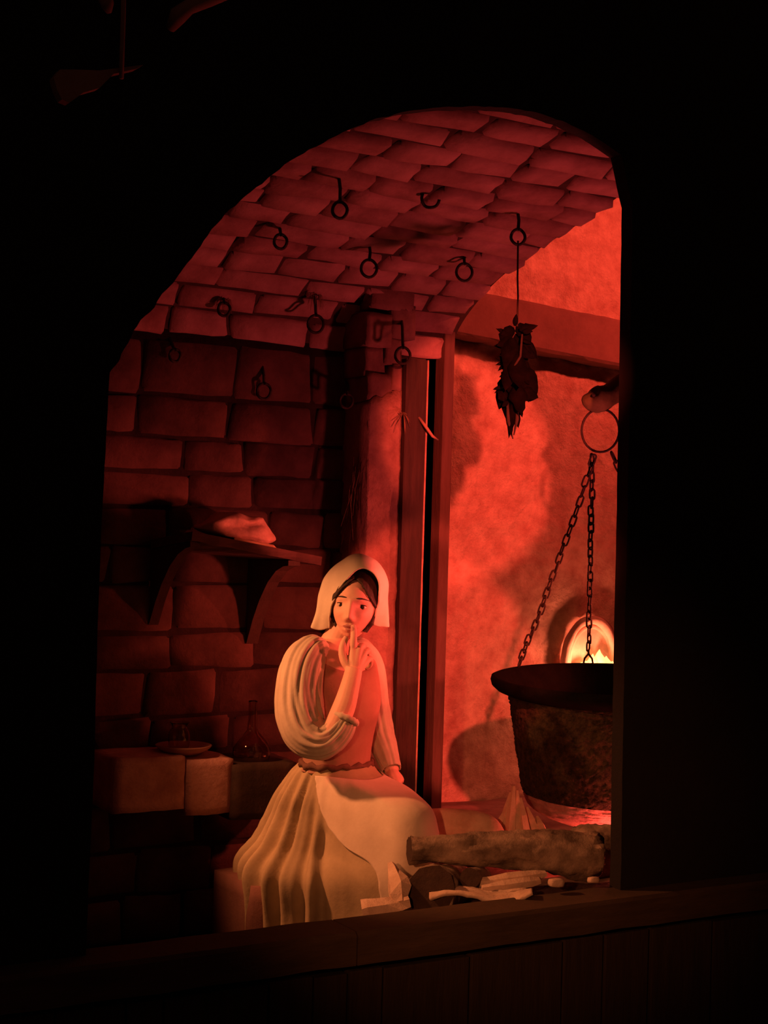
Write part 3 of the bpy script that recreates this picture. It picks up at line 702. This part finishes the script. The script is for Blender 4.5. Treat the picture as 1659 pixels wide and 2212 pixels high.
glass('glass_jar', [tuple(p) for p in spline([(.024,0),(.034,.006),(.037,.03),(.036,.052),(.030,.066),(.026,.072),(.028,.084),(.034,.090)], 28)], jc, 'small round glass jar standing on the clay dish', 'jar')
zb2 = on_y(545,1655,1.15).z; fc = on_y(543,1640,1.23); fc.z = zb2
glass('glass_flask', [tuple(p) for p in spline([(.045,0),(.060,.008),(.066,.034),(.060,.062),(.040,.088),(.023,.106),(.0175,.124),(.016,.165),(.0155,.212)], 44)], fc, 'round bellied glass flask with a tall narrow neck on the black stone', 'flask')
# ------------------------------------------------------------------ dry stems hanging beside the pier
dry = empty('dried_bundle', on_y(765,990,1.30)); rnd = random.Random(21)
for k in range(26):
    x0 = rnd.uniform(762,785); y0 = rnd.uniform(985,1010); x1 = rnd.uniform(735,788); y1 = rnd.uniform(1090,1195); dpt = 1.30+rnd.uniform(-.05,.05)
    mx = (x0+x1)/2+rnd.uniform(-14,14)
    tube('stem', [on_y(x0,y0,dpt), on_y(mx,(y0+y1)/2,dpt-.01), on_y(x1,y1,dpt)], [.0016,.0016,.0009], M_DRY, dry, 5)
adopt(dry); tag(dry, 'thin bundle of dried stems hanging left of the plaster pier', 'dried stems')
tw = tube('crooked_twig', [on_y(905,902,1.20), on_y(920,922,1.17), on_y(934,942,1.17), on_y(946,950,1.19)], [.0050,.006,.0055,.003], mat('twig', (.36,.20,.14)), None, 7); tag(tw, 'short bent twig sticking out across the dark gap beside the post', 'twig')
tf = empty('dry_tuft', on_y(868,905,1.14))
for k in range(12):
    a = rnd.uniform(0,6.28); tube('stem', [on_y(872,890,1.20), on_y(868+14*math.cos(a),905+14*math.sin(a),1.185), on_y(866+20*math.cos(a),915+26*math.sin(a),1.195)], [.002,.0016,.0008], M_DRY, tf, 4)
adopt(tf); tag(tf, 'small dry tuft tied to the top of the timber post', 'dried stems')
# ------------------------------------------------------------------ seat block
z_s = .322
tag(rough_block('stone_block', (on_y(462,1880,1.10).x, .80, 0), (.52, 1.10, z_s), mat('seat_stone', (.16,.07,.06), (.23,.105,.09), 5, .9, .4, 18), None, .004, 6, 31, .03), 'plain reddish stone block under the skirt of the seated woman', 'block')
# ------------------------------------------------------------------ things outside above the arch, upper left
M_DIM = mat('dim_wood', (.16,.085,.06), (.24,.13,.09), 8, .85, .4)
hb = empty('hanging_board', on_y(250,180,-.2)); ol = [(116,168),(130,150),(160,150),(215,152),(262,146),(310,140),(296,148),(245,160),(215,190),(180,200),(150,222),(134,215),(124,195)]
V = [on_y(x,y,-.20) for x,y in ol]+[on_y(x,y,-.20)+Vector((0,.03,0)) for x,y in ol]; m_ = len(ol)
fixnormals(obj('board', V, [tuple(range(m_)), tuple(range(2*m_-1,m_-1,-1))]+[(i,(i+1)%m_,(i+1)%m_+m_,i+m_) for i in range(m_)], M_DIM, hb, False))
tube('cord', [on_y(262,170,-.21), on_y(264,100,-.21), on_y(266,40,-.21), on_y(268,-60,-.21)], .006, M_DIM, hb, 6)
adopt(hb); tag(hb, 'dim brown wedge shaped board hanging on a cord outside, upper left', 'board')
tag(tube('crooked_branch', [on_y(368,62,-.15), on_y(384,34,-.18), on_y(410,14,-.19), on_y(455,0,-.18), on_y(560,-40,-.1)], [.012,.022,.018,.015,.012], M_DIM, None, 9), 'dim crooked branch outside at the top edge, upper left', 'branch')
tag(tube('short_stub', [on_y(222,-20,-.18), on_y(232,10,-.19), on_y(236,28,-.19)], [.02,.016,.006], M_DIM, None, 8), 'dim short stub at the top edge left of the crooked branch', 'branch')
# ------------------------------------------------------------------ the seated woman
GD = .10
Dh = Vector((math.sin(YAW), math.cos(YAW), 0)); Zv = Vector((0,0,1))
Fw = (R0*.72 - Dh*.69).normalized(); Rt = (R0*-.69 - Dh*.72).normalized()     # her forward, her right
def G(px, py, d): return at(px, py, d+GD)
KP = FPX/(4.86+GD)
M_SKIN = mat('skin', (.58,.32,.25), (.66,.38,.30), 14, .6, .12, 60)
M_LIP = mat('lips', (.38,.16,.14), (.42,.19,.16), 20, .5, .05)
M_HAIR = mat('dark_hair', (.018,.009,.007), (.04,.02,.015), 30, .55, .5, 90, stretch=(1,1,.2))
M_CAP = mat('cream_linen', (.48,.42,.34), (.56,.49,.40), 10, .9, .25, 60, dist=.004)
M_SLEEVE = mat('cream_sleeve', (.40,.33,.26), (.52,.44,.35), 8, .9, .25, 60, dist=.004)
M_BODICE = mat('rust_bodice', (.30,.15,.11), (.38,.20,.15), 9, .9, .25, 80, dist=.004)
M_SKIRT = mat('olive_brown_skirt', (.31,.24,.145), (.48,.375,.24), 5, .92, .3, 50, dist=.004)
M_APRON = mat('pale_apron', (.56,.46,.36), (.68,.57,.46), 7, .9, .25, 50, dist=.004)
woman = empty('person', G(718, 1830, 4.88))
tag(woman, 'woman in pale bonnet, apron and brown skirt sitting with one finger on her lips', 'person')
# --- head
Hx = R0.copy(); Hy = -Dh.copy(); Hz = Zv.copy()
def rot(v, ax, a): return Matrix.Rotation(a, 3, ax) @ v
hx, hy, hz = Hx.copy(), Hy.copy(), Hz.copy()
for ax, a in ((Hz, math.radians(-7)), ):                       # turned a little to the picture's left
    hx, hy, hz = rot(hx,ax,a), rot(hy,ax,a), rot(hz,ax,a)
ax = hx.copy(); a = math.radians(-3); hy, hz = rot(hy,ax,a), rot(hz,ax,a)
ax = hy.copy(); a = math.radians(4.5) if (rot(hx, hy, .1)).z < hx.z else math.radians(-4.5); hx, hz = rot(hx,ax,a), rot(hz,ax,a)
HO = G(766, 1309, 4.86)
def HL(x, y, z): return HO + hx*x + hy*y + hz*z
g2 = lambda a, s: math.exp(-(a/s)**2)
def sstep(a, b, x): t = min(1, max(0, (x-a)/(b-a))); return t*t*(3-2*t)
def head_pt(dx, dy, dz):
    x, y, z = dx*.0745, dy*.094, dz*.112
    t = max(0, -z/.112)
    x *= 1-.36*t**1.7
    if dy < 0: y *= 1-.30*t
    else: y += .010*t*dy
    z += .004
    fr = sstep(.15,.75,dy)
    if fr > 0:
        ax = abs(x); d = 0
        # nose
        if -.062 < z < .03:
            u = min(1, max(0, (.014-z)/.052)); hgt = (.004+.019*u**1.25)
            if z < -.038: hgt = .023*max(0, 1-((-.038-z)/.015)**1.4) if z > -.053 else 0
            d += hgt*g2(x, .0085+.0045*u) * sstep(.03,.012,z)
            d += .0060*g2(ax-.0115,.0058)*g2(z+.043,.0075)
        d -= .0115*g2(ax-.034,.0185)*g2(z-.0,.0125)                 # sockets
        d += .0050*g2(ax-.028,.030)*g2(z-.024,.009)               # brow
        d += .0048*g2(ax-.044,.018)*g2(z+.030,.018)               # cheek
        d -= .0030*g2(ax-.040,.016)*g2(z+.070,.022)
        d += .0050*g2(x,.021)*g2(z+.0655,.0052) + .0062*g2(x,.018)*g2(z+.0790,.0062)  # lips
        d -= .0050*g2(x,.025)*g2(z+.0718,.0026)
        d -= .0035*g2(x,.02)*g2(z+.0885,.005)
        d += .0075*g2(x,.017)*g2(z+.101,.011)                     # chin
        d -= .0020*g2(x,.004)*g2(z+.057,.006)
        y += d*fr
    return x, y, z
nh, nv = 168, 132
HV = []; HF = []; HLc = []
for j in range(nv+1):
    ph = math.pi*j/nv
    for i in range(nh):
        th = 2*math.pi*i/nh; p = head_pt(math.sin(ph)*math.sin(th), math.sin(ph)*math.cos(th), math.cos(ph)); HLc.append(p); HV.append(HL(*p))
for j in range(nv):
    for i in range(nh): HF.append((j*nh+i, (j+1)*nh+i, (j+1)*nh+(i+1)%nh, j*nh+(i+1)%nh))
pieces = [(HV, HF)]
def ears(s): return sphere_vf(HL(s*.073,-.008,-.012), Vector((.012,.016,.028)), 12, 8)
pieces += [ears(1), ears(-1)]
def loft_vf(sec, seg=40, cap=True, n=None):
    if n: sec = [t for t in spline(sec, n)]
    V = []; F = []
    for (x, y, z, rr_, rf) in sec:
        c = Vector((x,y,z))
        for k in range(seg):
            th = 2*math.pi*k/seg; V.append(c + Rt*math.cos(th)*rr_ + Fw*math.sin(th)*rf)
    m = len(sec)
    for i in range(m-1):
        for k in range(seg): F.append((i*seg+k, i*seg+(k+1)%seg, (i+1)*seg+(k+1)%seg, (i+1)*seg+k))
    if cap:
        V += [Vector(sec[0][:3]), Vector(sec[-1][:3])]; a, b = len(V)-2, len(V)-1
        for k in range(seg): F += [(a,(k+1)%seg,k),(b,(m-1)*seg+k,(m-1)*seg+(k+1)%seg)]
    return V, F
def sec(px, py, d, rr_, rf): return tuple(G(px,py,d))+(rr_, rf)
TOR = [sec(718,1760,4.88,.145,.115), sec(722,1700,4.88,.135,.105), sec(727,1645,4.87,.106,.084), sec(730,1590,4.865,.112,.092), sec(736,1515,4.85,.128,.106), sec(731,1455,4.86,.140,.092), sec(726,1415,4.865,.142,.072), sec(724,1394,4.87,.105,.055), sec(727,1380,4.872,.058,.048)]
pieces.append(loft_vf(TOR, 40, True, 40))
NK = [tuple(G(724,1395,4.875))+(.055,), tuple(G(735,1368,4.872))+(.047,), tuple(G(752,1335,4.885))+(.048,), tuple(G(760,1305,4.90))+(.05,)]
q = spline(NK, 14); pieces.append(tube_vf([Vector(t[:3]) for t in q], [t[3] for t in q], 24))
def limb(P, n=20, seg=18):
    q = spline([tuple(G(*p[:3]))+(p[3],) for p in P], n); return tube_vf([Vector(t[:3]) for t in q], [t[3] for t in q], seg)
pieces.append(limb([(668,1412,4.78,.050),(656,1450,4.72,.046),(660,1530,4.66,.042),(690,1592,4.635,.040),(716,1580,4.635,.038),(742,1530,4.65,.036),(757,1478,4.675,.030),(764,1448,4.70,.0275)], 36))
pieces.append(limb([(788,1418,4.97,.046),(800,1480,5.0,.040),(820,1575,5.00,.036),(836,1632,4.94,.030),(847,1666,4.90,.024)], 24))
# right hand, index finger raised to the lips
WR = (764,1452,4.70)
KN = {'i':(762,1404,4.728),'m':(775,1402,4.732),'r':(786,1410,4.738),'p':(793,1425,4.744)}
for k in KN: pieces.append(limb([WR+(.020,), ((WR[0]+KN[k][0])/2,(WR[1]+KN[k][1])/2,(WR[2]+KN[k][2])/2-.004,.0165), KN[k]+(.0135,)], 10, 12))
pieces.append(limb([(762,1404,4.728,.0125),(764,1380,4.728,.0112),(764,1364,4.742,.0105),(763,1351,4.752,.0088)], 14, 12))
pieces.append(limb([(775,1402,4.732,.0125),(783,1396,4.755,.0115),(784,1410,4.785,.0105),(775,1422,4.785,.009)], 14, 12))
pieces.append(limb([(786,1410,4.738,.012),(794,1406,4.760,.011),(794,1422,4.787,.010),(784,1432,4.787,.0085)], 14, 12))
pieces.append(limb([(793,1425,4.744,.011),(800,1424,4.764,.010),(798,1438,4.784,.009),(788,1444,4.784,.008)], 14, 12))
pieces.append(limb([(758,1446,4.705,.017),(745,1428,4.708,.0155),(739,1408,4.715,.0125),(742,1390,4.725,.0115),(749,1376,4.735,.0092)], 16, 12))
# left hand resting on the lap
for (dx, dy, dd) in ((4,0,.0),(3,4,-.018),(0,7,-.034),(-4,9,-.048)):
    pieces.append(limb([(847,1666,4.90,.016),(854+dx*.5,1672+dy*.5,4.885+dd*.6,.013),(861+dx,1680+dy,4.87+dd,.0095),(865+dx,1687+dy,4.86+dd,.0078)], 12, 10))
pieces.append(limb([(846,1668,4.89,.014),(847,1678,4.85,.011),(852,1688,4.82,.0085)], 8, 10))
V, F = merge(*pieces)
tmp = obj('body_parts', V, F, M_SKIN); md = tmp.modifiers.new('r', 'REMESH'); md.mode = 'VOXEL'; md.voxel_size = .0026
sm = tmp.modifiers.new('s', 'SMOOTH'); sm.factor = .5; sm.iterations = 3
dg = bpy.context.evaluated_depsgraph_get(); me = bpy.data.meshes.new_from_object(tmp.evaluated_get(dg)); me.name = 'body'
bpy.data.objects.remove(tmp)
me.materials.clear(); me.materials.append(M_SKIN); me.materials.append(M_LIP)
me.polygons.foreach_set('use_smooth', [True]*len(me.polygons))
Minv = Matrix((hx,hy,hz))
for p in me.polygons:
    l = Minv @ (p.center-HO)
    if abs(l.x) < .024 and -.0875 < l.z < -.0605 and l.y > .07:
        if (l.x/.0235)**2 + ((l.z+.0725)/.0125)**2 < 1: p.material_index = 1
body = bpy.data.objects.new('body', me); COL.objects.link(body); body.parent = woman
# eyes with lids and brows
def surf_y(x, z):
    best = min(HLc, key=lambda p: (p[0]-x)**2+(p[2]-z)**2+(0 if p[1] > .02 else 9)); return best[1]
M_EYE = bpy.data.materials.new('eye'); M_EYE.use_nodes = True
nt = M_EYE.node_tree; bs = nt.nodes['Principled BSDF']; bs.inputs['Roughness'].default_value = .15
tcn = nt.nodes.new('ShaderNodeTexCoord'); sp = nt.nodes.new('ShaderNodeSeparateXYZ'); cb = nt.nodes.new('ShaderNodeValToRGB')
nt.links.new(tcn.outputs['Object'], sp.inputs[0])
mlt = nt.nodes.new('ShaderNodeMath'); mlt.operation = 'MULTIPLY'; mlt.inputs[1].default_value = 1/.0135
nt.links.new(sp.outputs['Y'], mlt.inputs[0]); nt.links.new(mlt.outputs[0], cb.inputs[0]); nt.links.new(cb.outputs[0], bs.inputs['Base Color'])
cb.color_ramp.interpolation = 'CONSTANT'
e = cb.color_ramp.elements; e[0].position = 0; e[0].color = (.42,.34,.30,1); e[1].position = .84; e[1].color = (.07,.035,.025,1); x_ = e.new(.955); x_.color = (.006,.005,.005,1)
HM = Matrix((hx,hy,hz)).transposed().to_4x4()
for s_ in (-1, 1):
    cx_ = s_*.034; ey = surf_y(cx_, 0)-.0088
    V, F = sphere_vf((0,0,0), .0135, 24, 18); ob = obj('eye', V, F, M_EYE, woman); ob.matrix_basis = Matrix.Translation(HL(cx_, ey, -.001)) @ HM @ Matrix.Rotation(math.radians(-4),4,'Z')
    for (a0, a1, nm) in ((26,98,'upper_eyelid'),(-100,-30,'lower_eyelid')):
        V = []; F = []; na, nb = 8, 16
        for i in range(na+1):
            el = math.radians(a0+(a1-a0)*i/na)
            for k in range(nb+1):
                az = math.radians(-80+160*k/nb); edge = 1-.35*(abs(az)/1.4)**2
                e2 = el if (i > 0 if a0 > 0 else i < na) else el*edge
                r_ = .0150; V.append(HL(cx_+r_*math.sin(az)*math.cos(e2)*1.08, ey+r_*math.cos(az)*math.cos(e2), -.001+r_*math.sin(e2)))
        for i in range(na):
            for k in range(nb): F.append((i*(nb+1)+k, i*(nb+1)+k+1, (i+1)*(nb+1)+k+1, (i+1)*(nb+1)+k))
        o = obj(nm, V, F, M_SKIN, woman); add_mods(o, solid=.0014, off=-1)
    P = []
    for k in range(9):
        az = math.radians(-72+144*k/8); e2 = math.radians(27*(1-.35*(abs(az)/1.4)**2)); r_ = .0158; P.append(HL(cx_+r_*math.sin(az)*math.cos(e2)*1.08, ey+r_*math.cos(az)*math.cos(e2), -.001+r_*math.sin(e2)))
    tube('eyelashes', P, [.0005,.0010,.0013,.0014,.0014,.0014,.0013,.0010,.0005], M_HAIR, woman, 6)
    P = []
    for k in range(9):
        f = k/8; x = s_*(.016+.040*f); z = .0215+.005*math.sin(f*2.4)-.004*f+.003*(1-f); P.append(HL(x, surf_y(x, z)+.0006, z))
    tube('eyebrow', P, [.0012,.0022,.0027,.0028,.0026,.0023,.0018,.0013,.0006], M_HAIR, woman, 6, flat=.7)
# nostrils shaded by form; hair, parted in the middle
V = []; idx = {}; F = []
def hairok(p):
    x, y, z = p
    line = .080-.070*(abs(x-.004)/.058)**1.35
    return z > line or (y < .03 and z > -.075) 
for j in range(nv+1):
    for i in range(nh):
        x, y, z = HLc[j*nh+i]; r_ = Vector((x, y, z+.0)).normalized(); part = .0055*g2(x-.004,.006)*(1 if y > -.02 else 0); lift = .010-part + .0035*noise.noise(Vector((x*120,y*20,z*20)))
        HLq = HL(x+r_.x*lift, y+r_.y*lift, z+r_.z*lift); V.append(HLq)
for f in HF:
    if all(hairok(HLc[k]) for k in f): F.append(f)
used = sorted({k for f in F for k in f}); mp_ = {k: n for n, k in enumerate(used)}
hair = obj('hair', [V[k] for k in used], [tuple(mp_[k] for k in f) for f in F], M_HAIR, woman); sm_ = hair.modifiers.new('smooth', 'SMOOTH'); sm_.factor = .5; sm_.iterations = 8; add_mods(hair, solid=.009, off=-1)
# --- bonnet
def CP(px, py, y): return G(px, py, 4.86) + Hy*y
ROWS = [
 (.078,.020,[(711,1356),(715,1327),(723,1297),(742,1258),(774,1229),(802,1231),(818,1254),(819,1291),(811,1325),(808,1350)]),
 (.046,.010,[(690,1361),(700,1322),(706,1284),(724,1243),(768,1207),(808,1216),(829,1250),(829,1293),(824,1327),(822,1356)]),
 (-.004,.004,[(673,1357),(684,1319),(690,1280),(709,1236),(762,1197),(812,1209),(835,1250),(837,1295),(839,1330),(841,1357)]),
 (-.070,-.05,[(694,1352),(696,1318),(699,1280),(716,1243),(762,1206),(806,1219),(823,1256),(825,1295),(825,1328),(824,1350)]),
 (-.118,-.10,[(722,1350),(722,1320),(724,1288),(736,1258),(764,1228),(792,1240),(804,1268),(804,1300),(800,1328),(797,1346)]),
 (-.142,-.12,[(748,1342),(748,1322),(750,1302),(755,1285),(765,1272),(776,1280),(780,1292),(780,1306),(778,1322),(776,1338)])]
na, nr = 44, 26; grid = []
rws = [[(x, y, yc+(ys-yc)*abs(2*k/9-1)**1.5) for k, (x, y) in enumerate(P)] for (yc, ys, P) in ROWS]
rws = [spline(r, na) for r in rws]
for c in range(na): grid.append(spline([r[c] for r in rws], nr))
V = []; F = []
for c in range(na):
    for r in range(nr):
        x, y, d = grid[c][r]; p = CP(x, y, d); p += noise.noise_vector(p*14)*.005 + noise.noise_vector(p*34)*.0026
        V.append(p)
for c in range(na-1):
    for r in range(nr-1): F.append((c*nr+r, c*nr+r+1, (c+1)*nr+r+1, (c+1)*nr+r))
cap = obj('bonnet', V, F, M_CAP, woman); add_mods(cap, solid=.004, sub=1)
hem = [V[c*nr]+Hy*.001 for c in range(na)]; tube('bonnet_hem', hem, .0032, M_CAP, cap, 6)
# --- bodice
BOD = [sec(726,1662,4.87,.126,.100), sec(727,1645,4.87,.119,.096), sec(730,1590,4.865,.124,.103), sec(736,1515,4.85,.139,.117), sec(731,1455,4.86,.150,.103), sec(727,1422,4.865,.150,.086), sec(725,1402,4.868,.114,.062)]
V, F = loft_vf(BOD, 64, False, 40)
for n_, v in enumerate(V):
    i = n_//64; th = 2*math.pi*(n_ % 64)/64
    if i > 26: v -= Zv*.062*sstep(24,39,i)*max(0, math.sin(th))**2.6          # scooped neckline in front
    v += (Rt*math.cos(th)+Fw*math.sin(th))*.0022*math.sin(th*14+i*.15)*sstep(14,0,i)
    V[n_] = v
bod = obj('bodice', V, F, M_BODICE, woman); add_mods(bod, solid=.004)
top = [V[39*64+k] for k in range(64)]+[V[39*64]]
lace = [p + (p-Vector(BOD[-1][:3])).normalized()*.003 + Zv*.004*math.sin(k*2.1) for k, p in enumerate(top)]
tube('neck_lace', lace, [.0036+.0018*math.sin(k*2.1) for k in range(65)], M_CAP, woman, 7, cap=False)
wb = [Vector(BOD[1][:3])+Rt*math.cos(2*math.pi*k/48)*.125+Fw*math.sin(2*math.pi*k/48)*.102+Zv*(.004*math.sin(k*1.7)-.004) for k in range(49)]
tube('waistband', wb, [.010+.003*math.sin(k*2.3) for k in range(49)], mat('dark_waistband', (.10,.045,.035), (.17,.08,.06), 20, .9, .3), woman, 8, cap=False)
# --- sleeves
def sleeve(name, P, n, seg, amp, freq, seed):
    q = spline([tuple(G(*p[:3]))+(p[3],) for p in P], n)
    def md_(f, th): return 1+amp*sstep(0,.18,f)*(math.sin(th*freq+3*noise.noise(Vector((f*3,seed,0))))*.65+.55*math.sin(th*(freq*1.7)+5*noise.noise(Vector((f*4,seed+3,math.sin(th)))))) + amp*.9*sstep(.5,.75,f)*noise.noise(Vector((f*16,math.cos(th)*1.2,math.sin(th)*1.2)))
    V, F = tube_vf([Vector(t[:3]) for t in q], [t[3] for t in q], seg, md_, False)
    o = obj(name, V, F, M_SLEEVE, woman); add_mods(o, solid=.003); return o
sleeve('sleeve', [(706,1410,4.83,.004),(692,1404,4.80,.034),(672,1408,4.765,.052),(654,1440,4.72,.066),(646,1495,4.69,.071),(648,1545,4.67,.072),(662,1583,4.655,.068),(690,1598,4.645,.060),(716,1588,4.645,.052),(734,1570,4.645,.046),(744,1553,4.645,.038)], 90, 96, .055, 13, 1)
sleeve('sleeve', [(752,1404,4.92,.004),(772,1402,4.945,.040),(792,1440,4.975,.054),(806,1520,5.005,.050),(820,1580,5.00,.046),(835,1628,4.94,.038),(846,1662,4.90,.030)], 60, 64, .06, 9, 5)
fa = (G(757,1478,4.675)-G(716,1580,4.635)).normalized(); fs = fa.cross(Dh).normalized(); fu = fa.cross(fs)
cf = [G(745,1552,4.643) + fs*math.cos(a)*.037 + fu*math.sin(a)*.037 for a in [2*math.pi*k/32 for k in range(33)]]
tube('cuff', cf, [.0105+.002*math.sin(k*2.3) for k in range(33)], M_SLEEVE, woman, 8, cap=False)
# --- skirt
SK = [(1648,727,.116,.0,.116),(1664,726,.136,.06,.100),(1682,724,.148,.18,.088),(1700,722,.158,.27,.080),(1722,720,.172,.315,.082),(1760,718,.190,.325,.092),(1810,717,.225,.325,.100),(1868,716,.285,.315,.110),(1960,716,.272,.29,.13),(2050,716,.280,.27,.15),(2128,716,.285,.27,.16)]
NR, NA = 120, 300
def ringpts_(A, ra, B, rb):
    out = []
    for k in range(720):
        th = -math.pi/2 + 2*math.pi*k/720        # start at the back, first towards her right (viewer)
        n = Rt*math.cos(th)+Fw*math.sin(th)
        p = A+n*ra if A.dot(n)+ra >= B.dot(n)+rb else B+n*rb
        out.append(p)
    out.append(out[0]); L = [0]
    for a, b in zip(out, out[1:]): L.append(L[-1]+(b-a).length)
    return out, L
def sample(rg, s):
    out, L = rg; x = (s % 1.0)*L[-1]; lo, hi = 0, len(L)-1
    while hi-lo > 1:
        m = (lo+hi)//2
        if L[m] <= x: lo = m
        else: hi = m
    f = (x-L[lo])/max(1e-9, L[hi]-L[lo]); p = out[lo].lerp(out[hi], f); t = (out[hi]-out[lo])
    if t.length < 1e-7: t = out[min(hi+1,len(out)-1)]-out[lo-1 if lo else 0]
    return p
rings = []
for (py, px, ra, dist, rb) in spline(SK, NR):
    A_ = G(px, py, 4.88); B_ = A_+Fw*dist; B_.z = A_.z; rings.append((ringpts_(A_, ra, B_, rb), A_, B_, py))
def skirt_pt(i, s, off=0, fold=1):
    rg, A_, B_, py = rings[i]; p = sample(rg, s); q1 = sample(rg, s+.004); q0 = sample(rg, s-.004); t = (q1-q0).normalized(); n = t.cross(Zv)
    if n.dot(p-(A_+B_)/2) < 0: n = -n
    c = n.dot(Fw); w = .35+.65*(1-c)/2; amp = lerp_table([(1648,.009),(1700,.024),(1780,.038),(1870,.042),(2130,.044)], py)*w*fold
    q = p-A_; az = math.atan2(q.dot(Rt), q.dot(Fw)); ph = 1.6*noise.noise(Vector((math.cos(az)*2, math.sin(az)*2, 0)))
    fo = math.sin(az*21+ph)*.68 + math.sin(az*34+2.3*ph)*.32
    fo = math.copysign(abs(fo)**.8, fo)
    return p + n*(amp*fo+off) + noise.noise_vector(p*9)*.005
EDGE = [(1655,690),(1668,682),(1700,685),(1745,693),(1790,712),(1825,742),(1846,772),(1852,796),(1872,806),(1900,818),(1940,822),(2100,824)]
SL = []
for i in range(NR):
    sl = .45
    for k in range(20, 200):
        p = proj(skirt_pt(i, k/400, 0, .2))
        if p[0] > lerp_table(EDGE, p[1]): sl = k/400; break
    SL.append(sl)
for it in range(6): SL = [SL[0]]+[(SL[k-1]+2*SL[k]+SL[k+1])/4 for k in range(1,NR-1)]+[SL[-1]]
def fw(i, s_):
    a = sstep(SL[i]-.035, SL[i]+.005, s_)*(1-sstep(.76,.80,s_)) if rings[i][3] < 1965 else 0
    p = proj(sample(rings[i][0], s_)); b = sstep(690,735,p[0])*(1-sstep(.76,.80,s_))
    return 1-.92*max(a, b)
V = [skirt_pt(i, k/NA, 0, fw(i, k/NA)) for i in range(NR) for k in range(NA)]
F = [(i*NA+k, i*NA+(k+1)%NA, (i+1)*NA+(k+1)%NA, (i+1)*NA+k) for i in range(NR-1) for k in range(NA)]
sk = fixnormals(obj('skirt', V, F, M_SKIRT, woman))
# --- apron over the lap, ragged hem
SR = .74; NC = 110; V = []; F = []; rows = [i for i in range(NR) if 1664 < rings[i][3] < 1960]
for r, i in enumerate(rows):
    sl = SL[i]
    sl += .0045*noise.noise(Vector((r*.33,0,0)))
    for c in range(NC+1):
        s_ = sl+(SR-sl)*c/NC; V.append(skirt_pt(i, s_, .0105+.003*math.sin(s_*60)*sstep(10,40,r), .12))
for r in range(len(rows)-1):
    for c in range(NC): F.append((r*(NC+1)+c, r*(NC+1)+c+1, (r+1)*(NC+1)+c+1, (r+1)*(NC+1)+c))
for it in range(3):                                        # relax the edge
    for r in range(1, len(rows)-1): V[r*(NC+1)] = (V[(r-1)*(NC+1)]+V[r*(NC+1)]*2+V[(r+1)*(NC+1)])/4
ap = obj('apron', V, F, M_APRON, woman); add_mods(ap, solid=.004, off=1)
adopt(woman)
for o in woman.children:
    if o.name.startswith('eye') and o.name.split('.')[0] == 'eye': pass
